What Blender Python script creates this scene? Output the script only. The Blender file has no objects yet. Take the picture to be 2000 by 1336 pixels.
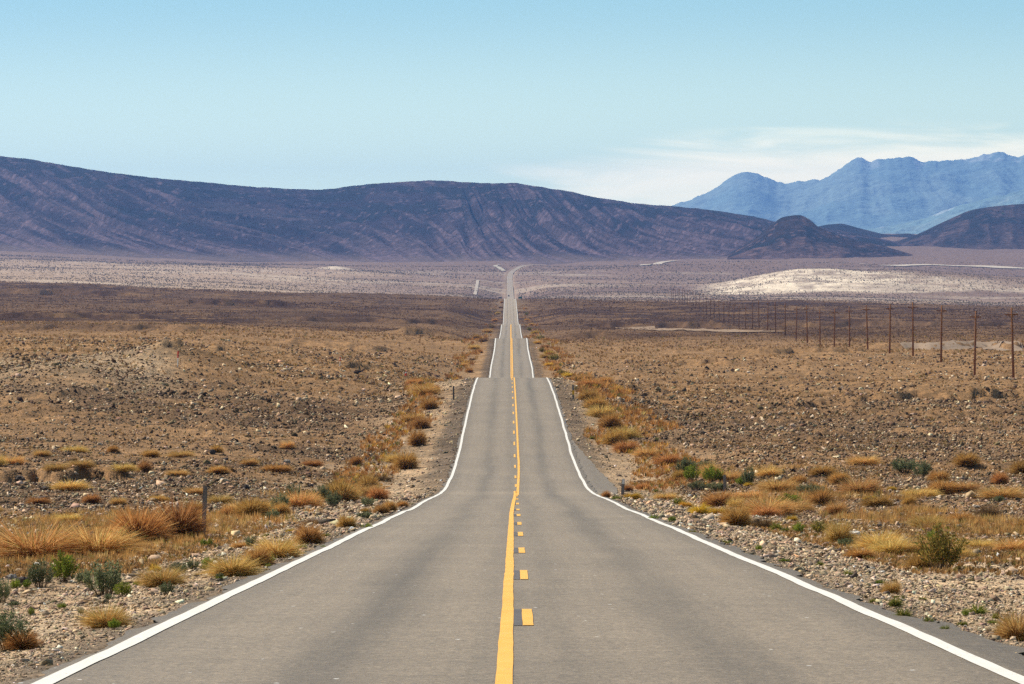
import bpy, math
import numpy as np
from mathutils import Vector
R = math.radians
rng = np.random.default_rng(11)
SC = bpy.context.scene
COL = SC.collection
F = 6500.0                     # focal length in units of a 2000 px wide frame (a 117 mm lens)

# ------------------------------------------------------------------ camera, sky, sun, exposure
cam = bpy.data.cameras.new("camera"); cam.lens = 36.0 * F / 2000.0; cam.sensor_width = 36.0
cam.clip_start = 0.5; cam.clip_end = 120000.0
co = bpy.data.objects.new("camera", cam); COL.objects.link(co)
co.location = (0, 0, 0); co.rotation_euler = (R(90), 0, 0)
SC.camera = co

SUN_AZ, SUN_EL = -52.0, 47.0
W = bpy.data.worlds.new("World"); SC.world = W; W.use_nodes = True
nt = W.node_tree; nt.nodes.clear()
def N(nt, t, **kw):
    n = nt.nodes.new(t)
    for k, v in kw.items(): setattr(n, k, v)
    return n
wo = N(nt, "ShaderNodeOutputWorld"); bg = N(nt, "ShaderNodeBackground")
sky = N(nt, "ShaderNodeTexSky"); sky.sky_type = 'NISHITA'; sky.sun_disc = False
sky.sun_elevation = R(SUN_EL); sky.sun_rotation = R(SUN_AZ); sky.altitude = 900
sky.air_density = 1.0; sky.dust_density = 0.3; sky.ozone_density = 2.5
tint = N(nt, "ShaderNodeMix", data_type='RGBA', blend_type='MULTIPLY'); tint.inputs[0].default_value = 1.0
tint.inputs[7].default_value = (0.98, 1.0, 0.82, 1)
nt.links.new(sky.outputs[0], tint.inputs[6])
# thin high cloud: a soft streaky veil low in the right of the sky, defined by direction
geo = N(nt, "ShaderNodeNewGeometry")
sep = N(nt, "ShaderNodeSeparateXYZ"); nt.links.new(geo.outputs['Incoming'], sep.inputs[0])
def M(nt, op, a, b=None, c=None, clamp=False):
    n = N(nt, "ShaderNodeMath", operation=op); n.use_clamp = clamp
    for i, v in enumerate((a, b, c)):
        if v is None: continue
        if isinstance(v, (int, float)): n.inputs[i].default_value = v
        else: nt.links.new(v, n.inputs[i])
    return n.outputs[0]
def MR(nt, v, a, b, c=0.0, d=1.0, smooth=True):
    n = N(nt, "ShaderNodeMapRange"); n.interpolation_type = 'SMOOTHSTEP' if smooth else 'LINEAR'
    nt.links.new(v, n.inputs[0])
    for i, x in enumerate((a, b, c, d)): n.inputs[i+1].default_value = x
    return n.outputs[0]
yy = M(nt, 'MULTIPLY', sep.outputs[1], -1.0)
ym = M(nt, 'MAXIMUM', yy, 0.05)
az = M(nt, 'DIVIDE', M(nt, 'MULTIPLY', sep.outputs[0], -1.0), ym)
el = M(nt, 'DIVIDE', M(nt, 'MULTIPLY', sep.outputs[2], -1.0), ym)
cmb = N(nt, "ShaderNodeCombineXYZ")
nt.links.new(M(nt, 'ADD', M(nt, 'MULTIPLY', az, 16.0), M(nt, 'MULTIPLY', el, 30.0)), cmb.inputs[0])
nt.links.new(M(nt, 'MULTIPLY', el, 95.0), cmb.inputs[1])
cn = N(nt, "ShaderNodeTexNoise"); cn.inputs['Scale'].default_value = 1.0; cn.inputs['Detail'].default_value = 7; cn.inputs['Roughness'].default_value = 0.55
cn.inputs['Distortion'].default_value = 1.1
nt.links.new(cmb.outputs[0], cn.inputs['Vector'])
band = M(nt, 'MULTIPLY', MR(nt, M(nt, 'SUBTRACT', el, M(nt, 'MULTIPLY', MR(nt, az, 0.0, 0.09), 0.010)), 0.061, 0.040), MR(nt, az, -0.045, 0.05))
band = M(nt, 'MULTIPLY', band, MR(nt, el, 0.0, 0.03, 0.6, 1.0))
cmask = MR(nt, M(nt, 'ADD', M(nt, 'MULTIPLY', band, 0.66), M(nt, 'MULTIPLY', cn.outputs[0], 1.25)), 0.62, 1.45, 0.0, 0.82)
cmask = M(nt, 'MULTIPLY', cmask, MR(nt, band, 0.0, 0.25))
hz = N(nt, "ShaderNodeMix", data_type='RGBA'); nt.links.new(MR(nt, el, 0.112, 0.034, 0.0, 1.0), hz.inputs[0])
up = N(nt, "ShaderNodeMix", data_type='RGBA'); nt.links.new(MR(nt, el, 0.35, 0.11, 0.0, 1.0), up.inputs[0])
nt.links.new(tint.outputs[2], up.inputs[6]); up.inputs[7].default_value = (5.6, 9.5, 8.9, 1)
nt.links.new(up.outputs[2], hz.inputs[6]); hz.inputs[7].default_value = (20.5, 23.0, 13.4, 1)
cl = N(nt, "ShaderNodeMix", data_type='RGBA'); nt.links.new(cmask, cl.inputs[0])
nt.links.new(hz.outputs[2], cl.inputs[6]); cl.inputs[7].default_value = (36.0, 30.0, 17.0, 1)
nt.links.new(cl.outputs[2], bg.inputs['Color']); bg.inputs['Strength'].default_value = 0.075
nt.links.new(bg.outputs[0], wo.inputs['Surface'])

sl = bpy.data.lights.new("sun", 'SUN'); sl.energy = 5.0; sl.angle = R(0.53); sl.color = (1.0, 0.89, 0.72)
so = bpy.data.objects.new("sun", sl); COL.objects.link(so)
sdir = Vector((math.sin(R(SUN_AZ))*math.cos(R(SUN_EL)), math.cos(R(SUN_AZ))*math.cos(R(SUN_EL)), math.sin(R(SUN_EL))))
so.rotation_euler = sdir.to_track_quat('Z', 'Y').to_euler(); so.location = (-60, 40, 80)
vs = SC.view_settings; vs.view_transform = 'Standard'; vs.look = 'None'; vs.gamma = 1; vs.exposure = 0.5; vs.use_curve_mapping = False
SC.cycles.max_bounces = 6; SC.cycles.volume_bounces = 0; SC.cycles.sample_clamp_indirect = 6
SC.cycles.use_denoising = False
try: SC.cycles.denoising_prefilter = 'ACCURATE'
except Exception: pass

# ------------------------------------------------------------------ helpers
def sst(a, b, x):
    t = np.clip((np.asarray(x, float) - a) / (b - a), 0, 1); return t*t*(3-2*t)
def hash2(ix, iy, seed):
    h = (ix.astype(np.int64)*374761393 + iy.astype(np.int64)*668265263 + seed*1442695041) & 0xffffffff
    h = ((h ^ (h >> 13)) * 1274126177) & 0xffffffff
    return ((h ^ (h >> 16)) & 0xffff) / 65535.0
def vnoise(x, y, seed=0):
    x = np.asarray(x, float); y = np.asarray(y, float)
    x0 = np.floor(x); y0 = np.floor(y); fx = x-x0; fy = y-y0
    ix = x0.astype(np.int64); iy = y0.astype(np.int64)
    fx = fx*fx*fx*(fx*(fx*6-15)+10); fy = fy*fy*fy*(fy*(fy*6-15)+10)
    a = hash2(ix, iy, seed); b = hash2(ix+1, iy, seed); c = hash2(ix, iy+1, seed); d = hash2(ix+1, iy+1, seed)
    return (a+(b-a)*fx)*(1-fy) + (c+(d-c)*fx)*fy
def fbm(x, y, octv=4, seed=0, rough=0.5):
    s = 0; a = 1; t = 0
    for o in range(octv):
        s = s + a*vnoise(x*2**o + 17.3*o, y*2**o - 9.1*o, seed+o); t += a; a *= rough
    return s/t
def pchip(x, y, xq):
    """monotone cubic through (x, y); y may be (n,) or (m, n) with xq (k,) -> (k,) or (m, k)"""
    x = np.asarray(x, float); y = np.asarray(y, float); xq = np.asarray(xq, float)
    h = np.diff(x); dl = np.diff(y, axis=-1)/h
    d = np.zeros_like(y)
    p = dl[..., :-1]*dl[..., 1:] > 0
    w1 = 2*h[1:]+h[:-1]; w2 = h[1:]+2*h[:-1]
    with np.errstate(divide='ignore', invalid='ignore'):
        hm = (w1+w2)/(w1/dl[..., :-1] + w2/dl[..., 1:])
    d[..., 1:-1] = np.where(p, hm, 0); d[..., 0] = dl[..., 0]; d[..., -1] = dl[..., -1]
    q = np.clip(xq, x[0], x[-1]); i = np.clip(np.searchsorted(x, q, side='right')-1, 0, len(x)-2)
    t = (q-x[i])/h[i]
    return ((1+2*t)*(1-t)**2*y[..., i] + t*(1-t)**2*h[i]*d[..., i] + t*t*(3-2*t)*y[..., i+1] + t*t*(t-1)*h[i]*d[..., i+1])
def mk_mesh(name, V, faces, color=None, smooth=False, uv=None):
    V = np.ascontiguousarray(V, dtype=np.float32); faces = np.ascontiguousarray(faces, dtype=np.int32)
    k = faces.shape[1]; me = bpy.data.meshes.new(name)
    me.vertices.add(len(V)); me.vertices.foreach_set("co", V.ravel())
    me.loops.add(faces.size); me.loops.foreach_set("vertex_index", faces.ravel())
    me.polygons.add(len(faces)); me.polygons.foreach_set("loop_start", np.arange(0, faces.size, k, dtype=np.int32))
    if smooth: me.polygons.foreach_set("use_smooth", np.ones(len(faces), dtype=bool))
    me.update(calc_edges=True)
    if color is not None:
        c = np.ones((len(V), 4), np.float32); c[:, :3] = color
        at = me.attributes.new("tint", 'FLOAT_COLOR', 'POINT'); at.data.foreach_set("color", c.ravel())
    if uv is not None:
        l = me.uv_layers.new(name="UVMap"); l.data.foreach_set("uv", np.ascontiguousarray(uv[faces.ravel()], dtype=np.float32).ravel())
    return me
def link(name, me, mat=None, parent=None, loc=None):
    o = bpy.data.objects.new(name, me); COL.objects.link(o)
    if mat is not None and me is not None and not me.materials: me.materials.append(mat)
    if parent is not None: o.parent = parent
    if loc is not None: o.location = loc
    return o
def tag(o, label=None, cat=None, group=None, kind=None):
    if label: o["label"] = label
    if cat: o["category"] = cat
    if group: o["group"] = group
    if kind: o["kind"] = kind
    return o
def grid_faces(nr, nc):
    i = np.arange(nr*nc).reshape(nr, nc)
    return np.stack([i[:-1, :-1], i[:-1, 1:], i[1:, 1:], i[1:, :-1]], -1).reshape(-1, 4)
ORD = "first second third fourth fifth sixth seventh eighth ninth tenth eleventh twelfth thirteenth fourteenth fifteenth sixteenth seventeenth eighteenth nineteenth twentieth".split()
TENS = {2: "twenty", 3: "thirty", 4: "forty", 5: "fifty"}
def ordinal(n):
    if n <= 20: return ORD[n-1]
    t, u = divmod(n, 10)
    return TENS[t][:-1] + "ieth" if u == 0 else TENS[t] + "-" + ORD[u-1]

# ------------------------------------------------------------------ materials
def new_mat(name):
    m = bpy.data.materials.new(name); m.use_nodes = True; t = m.node_tree
    b = t.nodes["Principled BSDF"]; b.inputs["Roughness"].default_value = 0.9
    b.inputs["Specular IOR Level"].default_value = 0.2
    return m, t, b
def noise(t, vec, scale, detail=3, rough=0.6, sx=None):
    if sx is not None:
        mp = N(t, "ShaderNodeMapping"); mp.inputs['Scale'].default_value = sx; t.links.new(vec, mp.inputs[0]); vec = mp.outputs[0]
    n = N(t, "ShaderNodeTexNoise"); n.inputs['Scale'].default_value = scale; n.inputs['Detail'].default_value = detail
    n.inputs['Roughness'].default_value = rough; t.links.new(vec, n.inputs['Vector'])
    return n.outputs[0]
def mixc(t, mode, fac, a, b):
    n = N(t, "ShaderNodeMix", data_type='RGBA', blend_type=mode)
    for i, v in ((0, fac), (6, a), (7, b)):
        if isinstance(v, (int, float)): n.inputs[i].default_value = v
        elif isinstance(v, tuple): n.inputs[i].default_value = v + (1,)
        else: t.links.new(v, n.inputs[i])
    return n.outputs[2]
def flat_mat(name, col, rough=0.8, metal=0.0, var=0.25, scale=6.0):
    m, t, b = new_mat(name); tc = N(t, "ShaderNodeTexCoord")
    n = noise(t, tc.outputs['Object'], scale, 4, 0.65)
    v = MR(t, n, 0.25, 0.75, 1-var, 1+var, False)
    t.links.new(mixc(t, 'MULTIPLY', 1.0, tuple(col), v), b.inputs['Base Color'])
    b.inputs['Roughness'].default_value = rough; b.inputs['Metallic'].default_value = metal
    return m
def ground_mat():
    m, t, b = new_mat("desert_ground")
    at = N(t, "ShaderNodeAttribute", attribute_name="tint"); g = N(t, "ShaderNodeNewGeometry")
    p = g.outputs['Position']
    n1 = noise(t, p, 9.0, 3, 0.7); n2 = noise(t, p, 1.3, 4, 0.7); n3 = noise(t, p, 0.11, 4, 0.65)
    v = N(t, "ShaderNodeTexVoronoi"); v.inputs['Scale'].default_value = 14.0; t.links.new(p, v.inputs['Vector'])
    vv = N(t, "ShaderNodeSeparateColor"); t.links.new(v.outputs['Color'], vv.inputs[0])
    a = M(t, 'MULTIPLY', MR(t, n1, 0.3, 0.7, 0.72, 1.28, False), MR(t, n2, 0.3, 0.7, 0.5, 1.5, False))
    a = M(t, 'MULTIPLY', a, MR(t, n3, 0.3, 0.7, 0.7, 1.3, False))
    a = M(t, 'MULTIPLY', a, MR(t, vv.outputs[0], 0.0, 1.0, 0.72, 1.3, False))
    c = mixc(t, 'MULTIPLY', 1.0, at.outputs['Color'], a)
    hue = mixc(t, 'MULTIPLY', MR(t, n2, 0.35, 0.7, 0.0, 0.55), c, (1.12, 0.94, 0.74))
    t.links.new(hue, b.inputs['Base Color']); b.inputs['Roughness'].default_value = 1.0; b.inputs['Specular IOR Level'].default_value = 0.05
    bp = N(t, "ShaderNodeBump"); bp.inputs['Strength'].default_value = 0.9; bp.inputs['Distance'].default_value = 0.06
    hsum = M(t, 'ADD', M(t, 'ADD', n1, M(t, 'MULTIPLY', n2, 2.5)), M(t, 'MULTIPLY', v.outputs['Distance'], -0.8))
    t.links.new(hsum, bp.inputs['Height']); t.links.new(bp.outputs[0], b.inputs['Normal'])
    return m
def attr_mat(name, var=0.3, scale=3.0, rough=0.95, bump=0.0, bdist=0.1):
    m, t, b = new_mat(name)
    at = N(t, "ShaderNodeAttribute", attribute_name="tint"); g = N(t, "ShaderNodeNewGeometry")
    n = noise(t, g.outputs['Position'], scale, 4, 0.7)
    t.links.new(mixc(t, 'MULTIPLY', 1.0, at.outputs['Color'], MR(t, n, 0.28, 0.72, 1-var, 1+var, False)), b.inputs['Base Color'])
    b.inputs['Roughness'].default_value = rough; b.inputs['Specular IOR Level'].default_value = 0.08
    if bump:
        bp = N(t, "ShaderNodeBump"); bp.inputs['Strength'].default_value = bump; bp.inputs['Distance'].default_value = bdist
        t.links.new(n, bp.inputs['Height']); t.links.new(bp.outputs[0], b.inputs['Normal'])
    return m
def leaf_mat(name, transl=0.4):
    m = bpy.data.materials.new(name); m.use_nodes = True; t = m.node_tree; t.nodes.clear()
    o = N(t, "ShaderNodeOutputMaterial"); at = N(t, "ShaderNodeAttribute", attribute_name="tint")
    oi = N(t, "ShaderNodeObjectInfo")
    hs = N(t, "ShaderNodeHueSaturation"); t.links.new(at.outputs['Color'], hs.inputs['Color'])
    t.links.new(MR(t, oi.outputs['Random'], 0, 1, 0.485, 0.515, False), hs.inputs['Hue'])
    r2 = M(t, 'FRACT', M(t, 'MULTIPLY', oi.outputs['Random'], 7.31))
    t.links.new(MR(t, r2, 0, 1, 0.8, 1.2, False), hs.inputs['Value'])
    d = N(t, "ShaderNodeBsdfDiffuse"); tr = N(t, "ShaderNodeBsdfTranslucent"); mx = N(t, "ShaderNodeMixShader")
    mx.inputs[0].default_value = transl
    t.links.new(hs.outputs[0], d.inputs[0]); t.links.new(hs.outputs[0], tr.inputs[0])
    t.links.new(d.outputs[0], mx.inputs[1]); t.links.new(tr.outputs[0], mx.inputs[2]); t.links.new(mx.outputs[0], o.inputs[0])
    return m
def asphalt_mat():
    m, t, b = new_mat("asphalt")
    uv = N(t, "ShaderNodeUVMap"); uv.uv_map = "UVMap"; s = N(t, "ShaderNodeSeparateXYZ"); t.links.new(uv.outputs[0], s.inputs[0])
    x = s.outputs[0]; p = N(t, "ShaderNodeNewGeometry").outputs['Position']
    ax = M(t, 'ABSOLUTE', x)
    wob = M(t, 'MULTIPLY', M(t, 'SUBTRACT', noise(t, p, 0.05, 3, 0.6), 0.5), 0.9)
    def bandx(c, w, amp):
        q = M(t, 'DIVIDE', M(t, 'SUBTRACT', M(t, 'ADD', ax, wob), c), w)
        return M(t, 'MULTIPLY', M(t, 'EXPONENT', M(t, 'MULTIPLY', M(t, 'MULTIPLY', q, q), -1.0)), amp)
    long_n = noise(t, p, 0.5, 4, 0.6, (1.0, 0.03, 1.0))
    dark = M(t, 'MULTIPLY', bandx(1.6, 0.38, 0.38), MR(t, long_n, 0.3, 0.7, 0.35, 1.25, False))
    dark = M(t, 'ADD', dark, MR(t, ax, 2.7, 3.45, 0.0, 0.22))
    dark = M(t, 'ADD', dark, bandx(0.25, 0.3, 0.16))
    streak = noise(t, p, 1.0, 4, 0.65, (0.5, 2.2, 1.0))       # transverse paver drag marks
    streak2 = noise(t, p, 1.0, 3, 0.6, (6.0, 0.12, 1.0))        # long tyre marks
    patch = noise(t, p, 0.22, 4, 0.6)
    fine = noise(t, p, 60.0, 2, 0.8); fine2 = noise(t, p, 18.0, 3, 0.8); fine3 = noise(t, p, 6.0, 3, 0.75)
    k = M(t, 'SUBTRACT', 1.0, dark)
    k = M(t, 'MULTIPLY', k, MR(t, streak, 0.3, 0.7, 0.93, 1.07, False))
    k = M(t, 'MULTIPLY', k, MR(t, streak2, 0.3, 0.7, 0.93, 1.07, False))
    k = M(t, 'MULTIPLY', k, MR(t, patch, 0.3, 0.7, 0.92, 1.08, False))
    k = M(t, 'MULTIPLY', k, MR(t, fine, 0.25, 0.75, 0.55, 1.45, False))
    k = M(t, 'MULTIPLY', k, MR(t, fine2, 0.25, 0.75, 0.42, 1.58, False))
    k = M(t, 'MULTIPLY', k, MR(t, fine3, 0.28, 0.72, 0.84, 1.16, False))
    k = M(t, 'MULTIPLY', k, MR(t, ax, 3.52, 3.75, 1.0, 0.72))
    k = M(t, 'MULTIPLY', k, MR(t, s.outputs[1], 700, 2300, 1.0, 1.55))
    q_ = M(t, 'DIVIDE', M(t, 'SUBTRACT', M(t, 'ADD', s.outputs[1], M(t, 'MULTIPLY', wob, 3.0)), 153.0), 5.0)
    k = M(t, 'MULTIPLY', k, M(t, 'ADD', 1.0, M(t, 'MULTIPLY', M(t, 'EXPONENT', M(t, 'MULTIPLY', M(t, 'MULTIPLY', q_, q_), -1.0)), 0.16)))
    col = mixc(t, 'MULTIPLY', 1.0, (0.220, 0.172, 0.120), k)
    # sparkles of the asphalt, put into its colour as small white specks
    v = N(t, "ShaderNodeTexVoronoi"); v.inputs['Scale'].default_value = 2.6; t.links.new(p, v.inputs['Vector'])
    vs_ = N(t, "ShaderNodeSeparateColor"); t.links.new(v.outputs['Color'], vs_.inputs[0])
    spk = M(t, 'MULTIPLY', M(t, 'LESS_THAN', v.outputs['Distance'], 0.06), M(t, 'GREATER_THAN', vs_.outputs[0], 0.62))
    col = mixc(t, 'MIX', M(t, 'MULTIPLY', spk, 0.85), col, (0.85, 0.85, 0.83))
    t.links.new(col, b.inputs['Base Color']); b.inputs['Roughness'].default_value = 0.62; b.inputs['Specular IOR Level'].default_value = 0.45
    bp = N(t, "ShaderNodeBump"); bp.inputs['Strength'].default_value = 0.5; bp.inputs['Distance'].default_value = 0.012
    t.links.new(M(t, 'ADD', fine, fine2), bp.inputs['Height']); t.links.new(bp.outputs[0], b.inputs['Normal'])
    return m
def paint_mat(name, col, wear):
    m, t, b = new_mat(name); p = N(t, "ShaderNodeNewGeometry").outputs['Position']
    n = noise(t, p, 25.0, 3, 0.8); n2 = noise(t, p, 1.2, 4, 0.7)
    w = M(t, 'MULTIPLY', MR(t, M(t, 'ADD', n, M(t, 'MULTIPLY', n2, 0.6)), 0.86, 1.05, 0.0, 1.0), wear)
    c = mixc(t, 'MULTIPLY', 1.0, col, MR(t, n2, 0.3, 0.7, 0.88, 1.1, False))
    t.links.new(mixc(t, 'MIX', w, c, (0.22, 0.2, 0.175)), b.inputs['Base Color']); b.inputs['Roughness'].default_value = 0.7
    return m
MAT = dict(
    ground=ground_mat(), asphalt=asphalt_mat(), white=paint_mat("white_paint", (0.70, 0.68, 0.64), 0.75), yellow=paint_mat("yellow_paint", (0.78, 0.42, 0.08), 0.6),
    black=paint_mat("black_paint", (0.105, 0.095, 0.095), 0.45),
    stone=attr_mat("stone", 0.3, 22.0, 0.9), hill=attr_mat("hill_rock", 0.35, 0.06, 1.0, 0.8, 6.0), mount=attr_mat("mountain_rock", 0.3, 0.02, 1.0, 0.8, 25.0),
    leaf=leaf_mat("leaves", 0.35), dry=leaf_mat("dry_stems", 0.45), scrub=leaf_mat("scrub", 0.3),
    wood=flat_mat("pole_wood", (0.24, 0.10, 0.04), 0.9), steel=flat_mat("galvanised_steel", (0.17, 0.16, 0.16), 0.6, 0.3), dark_steel=flat_mat("weathered_steel", (0.12, 0.11, 0.11), 0.7, 0.3),
    red=flat_mat("red_paint", (0.62, 0.035, 0.02), 0.6), wpaint=flat_mat("white_plastic", (0.72, 0.72, 0.72), 0.6), yel=flat_mat("yellow_sheeting", (0.75, 0.40, 0.02), 0.5),
    green=flat_mat("green_sheeting", (0.01, 0.17, 0.15), 0.5), glass=flat_mat("dark_glass", (0.02, 0.025, 0.03), 0.1), car=flat_mat("car_paint", (0.03, 0.03, 0.045), 0.3),
    tyre=flat_mat("tyre_rubber", (0.02, 0.02, 0.02), 0.9), ceramic=flat_mat("insulator", (0.5, 0.52, 0.52), 0.3), dirt=attr_mat("pale_dirt", 0.2, 0.8, 1.0),
)

# ------------------------------------------------------------------ the lie of the land
def hy(Z, y): return -(y-668.0)/F*Z          # height relative to the camera for a point seen at photo row y
RZ = [-60, 0, 23.6, 35.5, 47.7, 60, 72, 84, 97, 109, 121, 133.5, 146, 157, 168, 180, 192.5, 205, 217, 229, 241.5, 254, 266, 278, 290, 302.6, 320, 337,
      345, 360, 400, 440, 490, 535, 564, 632, 704, 758, 780, 850, 920, 980, 1034, 1175, 1315, 1400, 1470, 1527, 1794, 2130, 2250, 2600, 3000, 3300, 3500, 3800, 4100, 4400, 4700, 5000, 5300, 5700, 6500]
RH = [0.4, -1.6, -2.425, -2.84, -3.27, -3.70, -4.12, -4.55, -5.01, -5.45, -5.86, -6.28, -6.72, -7.05, -7.25, -7.30, -7.2, -6.98, -6.6, -6.2, -5.8, -5.39, -5.03, -4.66, -4.35, -4.08, -3.8, -3.63,
      -3.73, -4.05, -5.0, -5.9, -6.15, -5.76, -4.51, -3.11, -1.30, 0.82, 0.78, 0.2, 0.0, 0.5, 1.12, 3.6, 6.88, 6.9, 7.3, 7.99, 17.2, 27.7, 28.6, 32, 37.5, 42.3, 47.4, 59, 72.5, 86, 99, 111.5, 122.3, 133, 150]
def road_h(Z):
    return pchip(RZ, RH, Z)
def road_bump(Z):
    return (fbm(np.asarray(Z)/9.0, np.asarray(Z)*0+3.3, 3, 5)-0.5)*0.05*sst(15, 40, Z)
CXZ = [-60, 0, 23.6, 146, 337, 535, 758, 1034, 1527, 2130, 3500, 4400, 4700, 4900, 5150, 5350, 5700, 6500]
CXX = [0.16, 0.16, 0.18, 0.23, 0.03, -0.08, -0.2, -0.4, -0.6, -1.2, -1.7, -3.0, -0.5, 6.4, 15, 27, 62, 180]
def road_x(Z): return pchip(CXZ, CXX, Z)

TU = (np.array([0, 400, 800, 1000, 1200, 1600, 2000])-1000)/F
TZ = [150, 200, 250, 300, 340, 400, 500, 600, 800, 1000, 1300, 1600, 2000, 2150, 2400, 2800, 3300, 4000, 4600, 5200, 5800, 7000, 9000]
TL0 = [930, 868, 800, 738, 700, 686, 672, 660, 643, 628, 605, 588, 560, 552, 553, 545, 532, 518, 508, 500, 492, 492, 480]
TL1 = [940, 880, 815, 756, 716, 697, 683, 668, 648, 632, 612, 593, 572, 565, 566, 560, 546, 530, 520, 513, 508, 500, 490]
TL2 = [955, 892, 834, 788, 762, 738, 718, 695, 664, 645, 626, 605, 585, 578, 580, 577, 570, 549, 533, 520, 513, 510, 500]
TR2 = [955, 890, 838, 800, 775, 756, 735, 710, 679, 654, 637, 615, 591, 587, 588, 583, 572, 552, 535, 522, 512, 505, 495]
TR1 = [955, 890, 838, 803, 785, 767, 741, 698, 681, 652, 641, 612, 595, 590, 592, 588, 578, 560, 543, 515, 498, 478, 462]
TR0 = [950, 886, 836, 802, 785, 767, 741, 699, 683, 655, 640, 618, 604, 600, 601, 594, 584, 566, 550, 522, 500, 482, 465]
TC = [(a+b)/2 for a, b in zip(TL2, TR2)]
def away(Zs, us):
    cols = []
    Zn = np.array([-60, 0, 24, 40, 60, 80, 100, 115], float)
    for k, c in enumerate((TL0, TL1, TL2, TC, TR2, TR1, TR0)):
        zk = np.concatenate([Zn, np.array(TZ, float), [12000, 60000]])
        hk = np.concatenate([road_h(Zn)-0.42, [hy(z, y) for z, y in zip(TZ, c)]])
        hk = np.concatenate([hk, [hk[-1]+10, hk[-1]+10]])
        cols.append(pchip(zk, hk, Zs))
    A = np.stack(cols, -1)                       # rows x 7
    return pchip(TU, A, np.clip(us, TU[0]*1.0, TU[-1]))     # rows x cols

# rows and columns of the one ground sheet
Zr = [np.linspace(-40, 20, 40)]
def geo_rows(a, b, r):
    n = int(math.log(b/a)/r); return np.exp(np.linspace(math.log(a), math.log(b), n, endpoint=False))
Zr += [geo_rows(20.5, 160, 0.0042), geo_rows(160, 900, 0.0036), geo_rows(900, 2300, 0.0045), geo_rows(2300, 6200, 0.006), geo_rows(6200, 28000, 0.05), [28000]]
Zs = np.concatenate(Zr)
UE = np.concatenate([-np.geomspace(0.62, 0.172, 46), np.linspace(-0.17, 0.17, 560), np.geomspace(0.172, 0.62, 46)])
U0 = 25.0
ZZ = Zs[:, None] + 0*UE[None]; XX = UE[None]*(Zs[:, None]+np.where(Zs < 0, U0, U0)[:, None]+np.where(Zs < -20, 5, 0)[:, None]*0)
XX = UE[None]*(np.maximum(Zs, -20)[:, None]+U0)
ANG = XX/np.maximum(ZZ, 8.0)
# away table is looked up by true bearing
def away_h(X, Z):
    u = np.clip(X/np.maximum(Z, 8.0), TU[0], TU[-1])
    out = np.zeros_like(X)
    cols = []
    A = away(Z[:, 0], TU)                        # rows x 7
    # smooth interpolation across bearings, row by row
    h = np.diff(TU); dl = np.diff(A, axis=1)/h
    d = np.zeros_like(A); d[:, 1:-1] = 0.5*(dl[:, :-1]+dl[:, 1:]); d[:, 0] = dl[:, 0]; d[:, -1] = dl[:, -1]
    i = np.clip(np.searchsorted(TU, u.ravel(), side='right')-1, 0, 5).reshape(u.shape)
    r = np.arange(len(A))[:, None]
    t = (u-TU[i])/h[i]
    return ((1+2*t)*(1-t)**2*A[r, i] + t*(1-t)**2*h[i]*d[r, i] + t*t*(3-2*t)*A[r, i+1] + t*t*(t-1)*h[i]*d[r, i+1])
RXr = road_x(Zs)[:, None]; RHr = (road_h(Zs)+road_bump(Zs))[:, None]
D = XX-RXr; AD = np.abs(D)
PXg = 1000+F*ANG
H = away_h(XX, ZZ)
# gravel mound left, white dune and long rise right
def bump(px, Z, pc, pw, zc, zw, amp): return amp*np.exp(-((px-pc)/pw)**2-((Z-zc)/zw)**2)
H += bump(PXg, ZZ, 330, 130, 335, 24, 2.0) + bump(PXg, ZZ, 130, 150, 298, 34, 1.6) + bump(PXg, ZZ, 690, 60, 330, 12, 0.5)
dune = 23*sst(1330, 1600, PXg)*(1-0.25*sst(1750, 2100, PXg))*np.exp(-((ZZ-3800)/330)**2)
dune *= 1+0.25*(fbm(XX/120, ZZ/160, 3, 31)-0.5)
H += dune
H += bump(PXg, ZZ, 1500, 260, 4900, 240, 9) + bump(PXg, ZZ, 655, 40, 4700, 60, 6)
# washes and cut banks: the ground steps up, away from the camera
def bank(p0, p1, Zc, dz, amp, seed):
    wv = Zc*(1+0.02*(fbm(PXg/60, PXg*0, 3, seed)-0.5)*2+ (PXg-(p0+p1)/2)*0.00003)
    m = sst(p0-25, p0+25, PXg)*(1-sst(p1-25, p1+25, PXg))
    s = (ZZ-wv)/dz
    return m*amp*(sst(-0.5, 0.5, s)-sst(0.0, 9.0, s)) - m*amp*0.45*np.exp(-((s+1.2)/0.9)**2)
BANKS = [(-200, 250, 148, 0.9, 1.15, 1), (1880, 2200, 58.5, 0.3, 0.42, 2), (1310, 1425, 575, 3, 0.9, 3), (670, 740, 415, 2, 0.9, 4), (400, 470, 440, 2.5, 0.8, 5),
         (300, 365, 333, 1.6, 0.4, 6), (780, 945, 900, 6, 1.4, 7), (1040, 1200, 950, 6, 1.2, 8), (1700, 2150, 800, 6, 1.3, 9), (0, 400, 800, 6, 1.0, 10),
         (300, 560, 1550, 9, 2.2, 11), (-100, 260, 1850, 10, 2.2, 12), (1500, 1700, 318, 1.2, 0.5, 13), (1150, 1300, 352, 2, 0.6, 14), (1650, 2050, 350, 1.6, 0.6, 15),
         (550, 720, 260, 1.2, 0.45, 16), (250, 420, 235, 1.0, 0.4, 17), (1750, 1990, 180, 0.8, 0.4, 18), (1480, 1640, 158, 0.7, 0.4, 19), (420, 640, 205, 0.9, 0.4, 20), (560, 760, 640, 4, 0.8, 21),
         (1420, 1700, 660, 4, 0.8, 22), (1150, 1420, 1250, 8, 1.6, 23), (560, 900, 1200, 8, 1.4, 24), (0, 300, 1100, 8, 1.2, 25), (1500, 2000, 1350, 8, 1.4, 26)]
BK = sum(bank(*b) for b in BANKS)
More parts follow.
